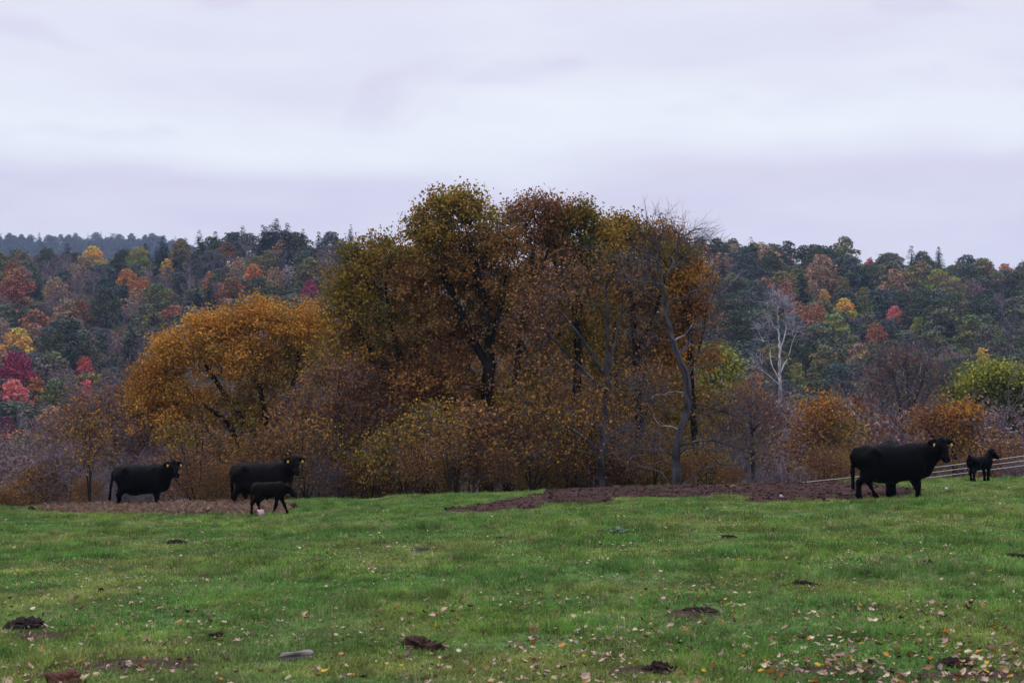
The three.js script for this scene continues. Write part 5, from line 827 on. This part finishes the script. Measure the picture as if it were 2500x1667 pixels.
// ---------------------------------------------------------------- fallen leaves
{
  const R = mulberry(55);
  const lobed = [[0, -0.5], [0.1, -0.28], [0.34, -0.34], [0.27, -0.16], [0.5, 0.02], [0.3, 0.06], [0.34, 0.3], [0.16, 0.2], [0, 0.55], [-0.16, 0.2], [-0.34, 0.3], [-0.3, 0.06], [-0.5, 0.02], [-0.27, -0.16], [-0.34, -0.34], [-0.1, -0.28]];
  const oval = [[0, -0.5], [0.14, -0.34], [0.22, -0.1], [0.22, 0.12], [0.13, 0.34], [0, 0.52], [-0.13, 0.34], [-0.22, 0.12], [-0.22, -0.1], [-0.14, -0.34]];
  const leafGeo = (out, curl, fold, twist, seed) => { const b = new Buf(), Q = mulberry(seed), n = out.length, f = (x, z) => { const y = curl * x * x * 1.3 + fold * Math.abs(x) + curl * 0.7 * z * z + twist * x * z; return y; }; const put = (x, z) => { const y = f(x, z), a = 1 - 0.35 * Math.abs(curl) * Math.abs(x); b.p.push(x * a, y, z); }; put(0, 0); for (const [x, z] of out) put(x * 0.5, z * 0.5); for (const [x, z] of out) put(x * (0.9 + 0.2 * Q()), z * (0.9 + 0.2 * Q())); for (let i = 0; i < n; i++) { const j = (i + 1) % n; b.tri(0, 1 + i, 1 + j); b.tri(1 + i, 1 + n + i, 1 + n + j); b.tri(1 + i, 1 + n + j, 1 + j); } const g = b.geo(); g.computeVertexNormals(); return g; };
  const G = [leafGeo(lobed, 0.5, 0.1, 0.5, 1), leafGeo(lobed, 1.1, 0.3, -0.8, 2), leafGeo(lobed, -0.8, 0.2, 0.3, 3), leafGeo(oval, 1.6, 0.8, 0.6, 4), leafGeo(lobed, 0.25, 0.05, 0.2, 5), leafGeo(oval, 2.2, 0.4, -1, 6)];
  const shape = ['flat maple', 'curled maple', 'domed maple', 'rolled', 'spread maple', 'tightly rolled'];
  const cols = [['pale tan', [0.40, 0.29, 0.20], 30], ['pinkish beige', [0.38, 0.26, 0.21], 24], ['creamy', [0.52, 0.42, 0.30], 10], ['rust brown', [0.20, 0.085, 0.035], 13], ['dark brown', [0.07, 0.04, 0.028], 12], ['yellow', [0.46, 0.29, 0.04], 3], ['orange', [0.42, 0.18, 0.04], 6], ['greyish mauve', [0.24, 0.19, 0.18], 10]];
  const mats = cols.map((c) => mat(c[1], 0.8, { side: THREE.DoubleSide })), total = cols.reduce((s, c) => s + c[2], 0), pick = () => { let t = R() * total, i = 0; for (const c of cols) { t -= c[2]; if (t <= 0) return i; i++; } return 0; };
  const L = [];
  const dens = (x, d) => { const px = 1250 + F * x / d, u = smooth(900, 2500, px); const near = d < 12.2 ? lerp(20, 210, u * u) : d < 13.5 ? lerp(15, 85, u) : d < 16 ? lerp(11, 24, u) : d < 21 ? 7.5 : d < 28 ? 5 : 2.2; return near * clamp(1 + 2.2 * fbm(x * 0.9, d * 0.9, 3, 3), 0.15, 2.6); };
  for (let d = 10.3; d < 40; d += 0.1) for (let x = -d * 0.38; x < d * 0.38; x += 0.1) if (R() < dens(x, d) * 0.01) { const X = x + R() * 0.1, Z = -(d + R() * 0.1); if (d > 29 && dirtAt(X, Z) > 0.3) continue; L.push([X, Z, Math.floor(R() * 6), pick(), (0.04 + 0.085 * R() * (0.25 + 0.75 * R())) * (d > 17 ? 0.85 : 1)]); }
  for (let d = 10.3; d < 34; d += 0.2) for (let x = -d * 0.38; x < d * 0.38; x += 0.2) if (R() < 0.04 * (d < 20 ? 16 : 10) * clamp(1 + 2 * fbm(x * 0.7 + 8, d * 0.7, 5, 3), 0.2, 2.4)) { const X = x + R() * 0.2, Z = -(d + R() * 0.2); if (d > 29 && dirtAt(X, Z) > 0.3) continue; L.push([X, Z, Math.floor(R() * 6), pick(), 0.018 + 0.028 * R()]); }
  L.sort((a, b) => (b[4] > 0.047) - (a[4] > 0.047) || b[1] - a[1]);
  const pose = (l) => { const E = new THREE.Euler((R() - 0.5) * 1.1, R() * 6.283, (R() - 0.5) * 1.1, 'YXZ'); return [V(l[0], H(l[0], l[1]) + (l[4] < 0.047 ? 0.035 : 0.028) + 0.03 * R(), l[1]), E]; };
  // the star-shaped yellow leaf of the bottom right corner and the bright ones the eye finds first
  const star = [[2412, 1656, 4, 5, 0.115, 'bright yellow star shaped maple leaf in the bottom right corner'], [1673, 1557, 1, 5, 0.11, 'bright yellow leaf upright in grass at bottom right of centre'], [1065, 1545, 1, 5, 0.1, 'yellow curled leaf above the crumbly brown dung heap'], [924, 1577, 3, 5, 0.07, 'small vivid yellow leaf left of the crumbly brown dung heap'], [100, 1600, 0, 6, 0.11, 'orange tan maple leaf below the large dark dung heap'], [2310, 1560, 1, 6, 0.1, 'orange leaf in the litter at lower right'], [1600, 1555, 3, 5, 0.12, 'pale rolled leaf with yellow end right of centre']];
  for (const [px, py, gi, ci, s, label] of star) { const p = onGround(px, py), o = topMesh('fallen_leaf', G[gi], mats[ci], label, 'leaf', 'fallen leaves on the pasture'); o.position.set(p.x, p.y + 0.05, p.z); o.scale.setScalar(s); o.rotation.set(0.5, R() * 6, 0.2, 'YXZ'); }
  lumps.push([722, 1614, 'weathered wood chunk'], [2412, 1656, 'yellow star shaped leaf'], [1500, 1306, 'blue green weed'], [1673, 1557, 'bright yellow upright leaf']);
  const rest = [];
  L.forEach((l, i) => {
    const [p, E] = pose(l);
    if (i < 290) { const d = -l[1], px = 1250 + F * l[0] / d, o = topMesh('fallen_leaf', G[l[2]], mats[l[3]], `${cols[l[3]][0]} ${shape[l[2]]} leaf ${besides(...pixelOf(p.x, p.y, p.z), lumps, 70)}`, 'leaf', 'fallen leaves on the pasture'); o.position.copy(p); o.rotation.copy(E); o.scale.setScalar(l[4]); } else rest.push([l, p, E]);
  });
  const far = new THREE.Group(); far.name = 'leaf_litter'; scene.add(far); tag(far, 'many small fallen leaves scattered over the farther meadow', 'leaves', 0, 'stuff');
  G.forEach((g, gi) => { const mine = rest.filter((r) => r[0][2] === gi), im = new THREE.InstancedMesh(g, mat([1, 1, 1], 0.8, { side: THREE.DoubleSide }), mine.length), M = new THREE.Matrix4(), c = new THREE.Color(); im.name = 'leaf_scatter'; im.userData.kind = 'stuff'; mine.forEach(([l, p, E], i) => { M.compose(p, new THREE.Quaternion().setFromEuler(E), V(l[4], l[4], l[4])); im.setMatrixAt(i, M); im.setColorAt(i, c.setRGB(...cols[l[3]][1])); }); far.add(im); });
  console.log('leaves', L.length, 'hill trees', placed.length);
}

let tris = 0; const seenG = new Set(); scene.traverse((o) => { if (o.isMesh && !seenG.has(o.geometry)) { seenG.add(o.geometry); tris += (o.geometry.index ? o.geometry.index.count : o.geometry.attributes.position.count) / 3; } }); console.log('triangles', tris);
renderer.render(scene, camera);
